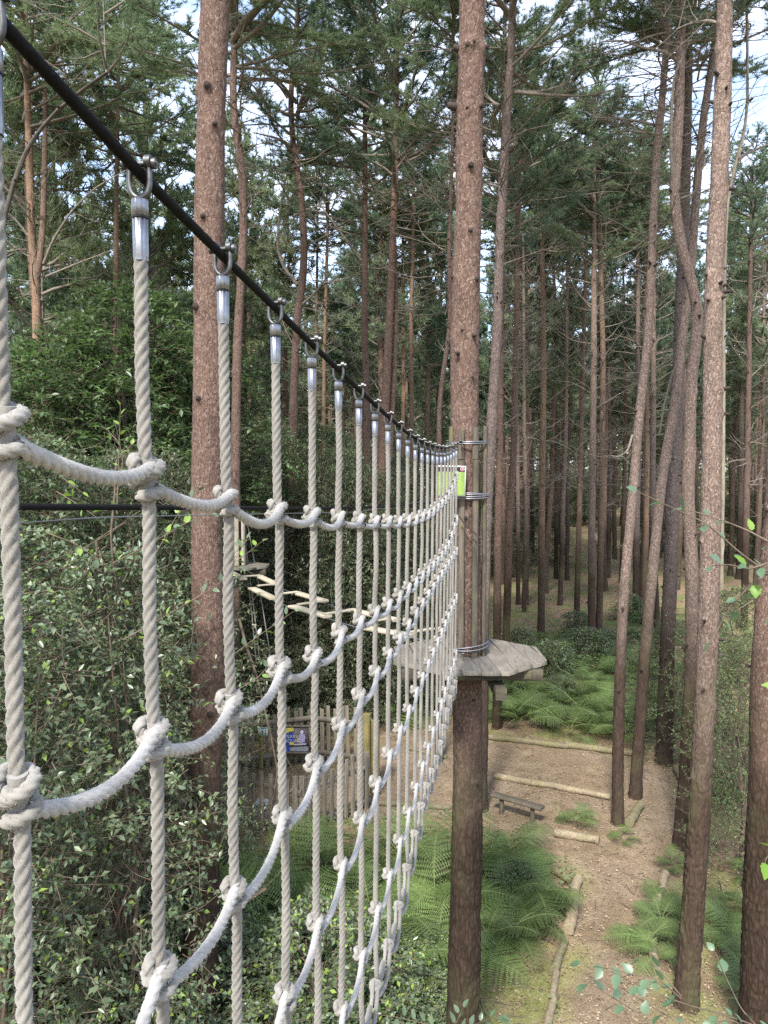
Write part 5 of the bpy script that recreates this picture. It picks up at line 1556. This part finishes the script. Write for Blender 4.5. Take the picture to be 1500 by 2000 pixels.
P = [(-1.15, -1.5, CAMH + .06), (-.70, .6, CAMH - .035), at(52, 990, 1.15), at(420, 992, 1.75), at(600, 993, 2.6), at(750, 990, 4.0), at(840, 982, 5.3), at(874, 970, 6.42)]
wire_rope(P, .0058, "black steel cable running level behind the net at mid height")
P = [(-1.3, -1.0, CAMH - .05), at(200, 1010, 2.2), at(500, 1004, 3.0), at(700, 1000, 4.6), at(872, 972, 6.45)]
wire_rope(P, .002, "thin grey wire just under the level black cable", 8, .03, .02, 'wire')

# ------------------------------------------------------------------ near leafy sprigs
def leaf_mesh(seed, W, mat, serr=True):
    r = np.random.default_rng(seed); g = G(); n = 9; V = []; F = []
    t = np.linspace(0, 1, n); w = W * np.sin(np.clip(t ** .72 * PI, 0, PI)) ** .9
    for i in range(n):
        zc = .10 * math.sin(t[i] * 2.2) * .6 - .05 * t[i] ** 2
        j = (1 + (.14 if i % 2 else -.06)) if serr else 1
        V += [[t[i] - .03 * (i % 2), -w[i] * j, zc + w[i] * .22], [t[i], 0, zc], [t[i] - .03 * (i % 2), w[i] * j, zc + w[i] * .22]]
    for i in range(n - 1):
        a = i * 3; F += [[a, a + 1, a + 4, a + 3], [a + 1, a + 2, a + 5, a + 4]]
    g.add(V, F); add_tube(g, [[-.25, 0, .02], [0, 0, 0]], [.012, .012], 4, 1, cap=False)
    return g.mesh('leaf', [mat, M['twig_green']], True)
LEAF_B = [leaf_mesh(900 + s, .34, M['birch']) for s in range(2)]; LEAF_BR = [leaf_mesh(905, .36, M['birch_bright'])]; LEAF_H = [leaf_mesh(910, .26, M['holly'])]
LEAF_HN = [leaf_mesh(911, .28, M['holly_new'])]
def sprig(name, label, cat, lines, Y, spacing, size, LM, bright=0.0, both=True):
    r = np.random.default_rng(int(lines[0][0][0])); base = at(*lines[0][0], Y)
    t = thing(name, label, cat, tuple(base))
    for li, l in enumerate(lines):
        P = px_path(l, Y); P[:, 1] += np.linspace(0, r.uniform(-.25, .25), len(P)); Q = smooth_path(P, 30, 3); g = G(); add_tube(g, Q, np.linspace(.0036, .0013, 30), 5); part('twig', g, [M['twig']], t)
        L = np.sum(np.linalg.norm(np.diff(Q, axis=0), axis=1)); n = max(2, int(L / spacing))
        for k in range(n + 1):
            s = (k + .6) / (n + .6) * 29; i = min(int(s), 28); p = Q[i] + (Q[i + 1] - Q[i]) * (s - i)
            d = norm(Q[i + 1] - Q[i])
            side = norm(np.cross(d, [0, -.7, .7])) * (1 if k % 2 else -1)
            ld = norm(d * .8 + side * (.9 if k < n else .1) + r.normal(size=3) * .3 + np.array([0, 0, -.25]))
            me = LEAF_BR[0] if r.random() < bright and LM is LEAF_B else (LEAF_HN[0] if r.random() < bright else LM[r.integers(len(LM))])
            q = Vector(ld).to_track_quat('X', 'Z').to_euler()
            sz = size * r.uniform(.65, 1.15)
            inst('leaf', me, t, p - WL[t] + ld * sz * .22, (q.x + r.uniform(-.8, .8), q.y, q.z), sz)
    return t
sprig('birch_sprig', "hanging birch sprig with pale leaves at the right edge, mid height", 'birch sprig',
      [[(1560, 1130), (1500, 1120), (1440, 1080), (1370, 1020), (1290, 985), (1235, 960)], [(1500, 1120), (1470, 1140), (1430, 1180), (1400, 1235), (1392, 1250)], [(1540, 1080), (1480, 1040), (1440, 1020), (1380, 1000)],
       [(1500, 1100), (1440, 1105), (1380, 1090), (1330, 1085)], [(1545, 1150), (1490, 1160), (1440, 1190)], [(1540, 1170), (1500, 1185), (1470, 1210)]], 2.3, .075, .044, LEAF_B, .12)
sprig('birch_sprig', "birch sprig reaching in along the bottom right over the path", 'birch sprig',
      [[(1560, 2040), (1440, 1985), (1330, 1950), (1240, 1910), (1170, 1870)], [(1330, 1950), (1280, 1900), (1230, 1880), (1160, 1850)], [(1400, 2040), (1300, 2000), (1230, 1975), (1165, 1950)], [(1330, 1945), (1290, 1900), (1260, 1885)],
       [(1520, 2050), (1460, 1990), (1440, 1940), (1435, 1915)], [(1300, 2040), (1260, 1990), (1210, 1960), (1150, 1925)], [(1500, 2030), (1420, 1975), (1370, 1960)]], 2.9, .085, .054, LEAF_B, 0)
sprig('birch_sprig', "two bright leaves on a twig at the far right edge", 'birch sprig', [[(1560, 1640), (1530, 1648), (1492, 1650), (1475, 1658)]], 2.2, .05, .045, LEAF_B, 1)
sprig('birch_sprig', "small twig tip with bright leaves against the far right trunk", 'birch sprig', [[(1560, 1330), (1520, 1338), (1495, 1340)]], 2.2, .05, .045, LEAF_B, .6)
sprig('holly_sprig', "dark holly shoot before the foot of the platform tree", 'holly sprig', [[(870, 2060), (872, 2010), (874, 1975)], [(885, 2040), (920, 2000), (975, 1975)], [(860, 2030), (840, 1990), (760, 1960)], [(860, 2050), (890, 2010), (905, 1985)]], 4.6, .035, .075, LEAF_H, 0)
sprig('holly_sprig', "glossy holly shoot with fresh tips left of the big reddish trunk", 'holly sprig',
      [[(300, 1090), (340, 1010), (380, 960)], [(220, 1100), (300, 1060), (370, 1020), (440, 990)], [(240, 1250), (330, 1200), (430, 1140), (470, 1060)], [(110, 960), (150, 980), (200, 1010)], [(90, 1040), (140, 1060), (200, 1100)]], 4.4, .06, .055, LEAF_H, .3)
sprig('holly_sprig', "holly shoot hanging before the far platform between two ropes", 'holly sprig', [[(440, 1110), (470, 1090), (500, 1065)], [(440, 1290), (510, 1240), (570, 1200)], [(460, 1350), (500, 1330), (545, 1280)]], 5.2, .06, .055, LEAF_H, .35)
sprig('holly_sprig', "fresh yellow-green shoot left of the second rope", 'holly sprig', [[(228, 1000), (228, 880), (226, 790)], [(228, 900), (250, 880), (275, 860)], [(228, 860), (205, 838), (190, 832)], [(120, 930), (140, 945), (165, 960)]], 4.6, .06, .05, LEAF_HN, 0)

print('objects', len(bpy.data.objects), 'tris', sum(len(m.polygons) for m in bpy.data.meshes))
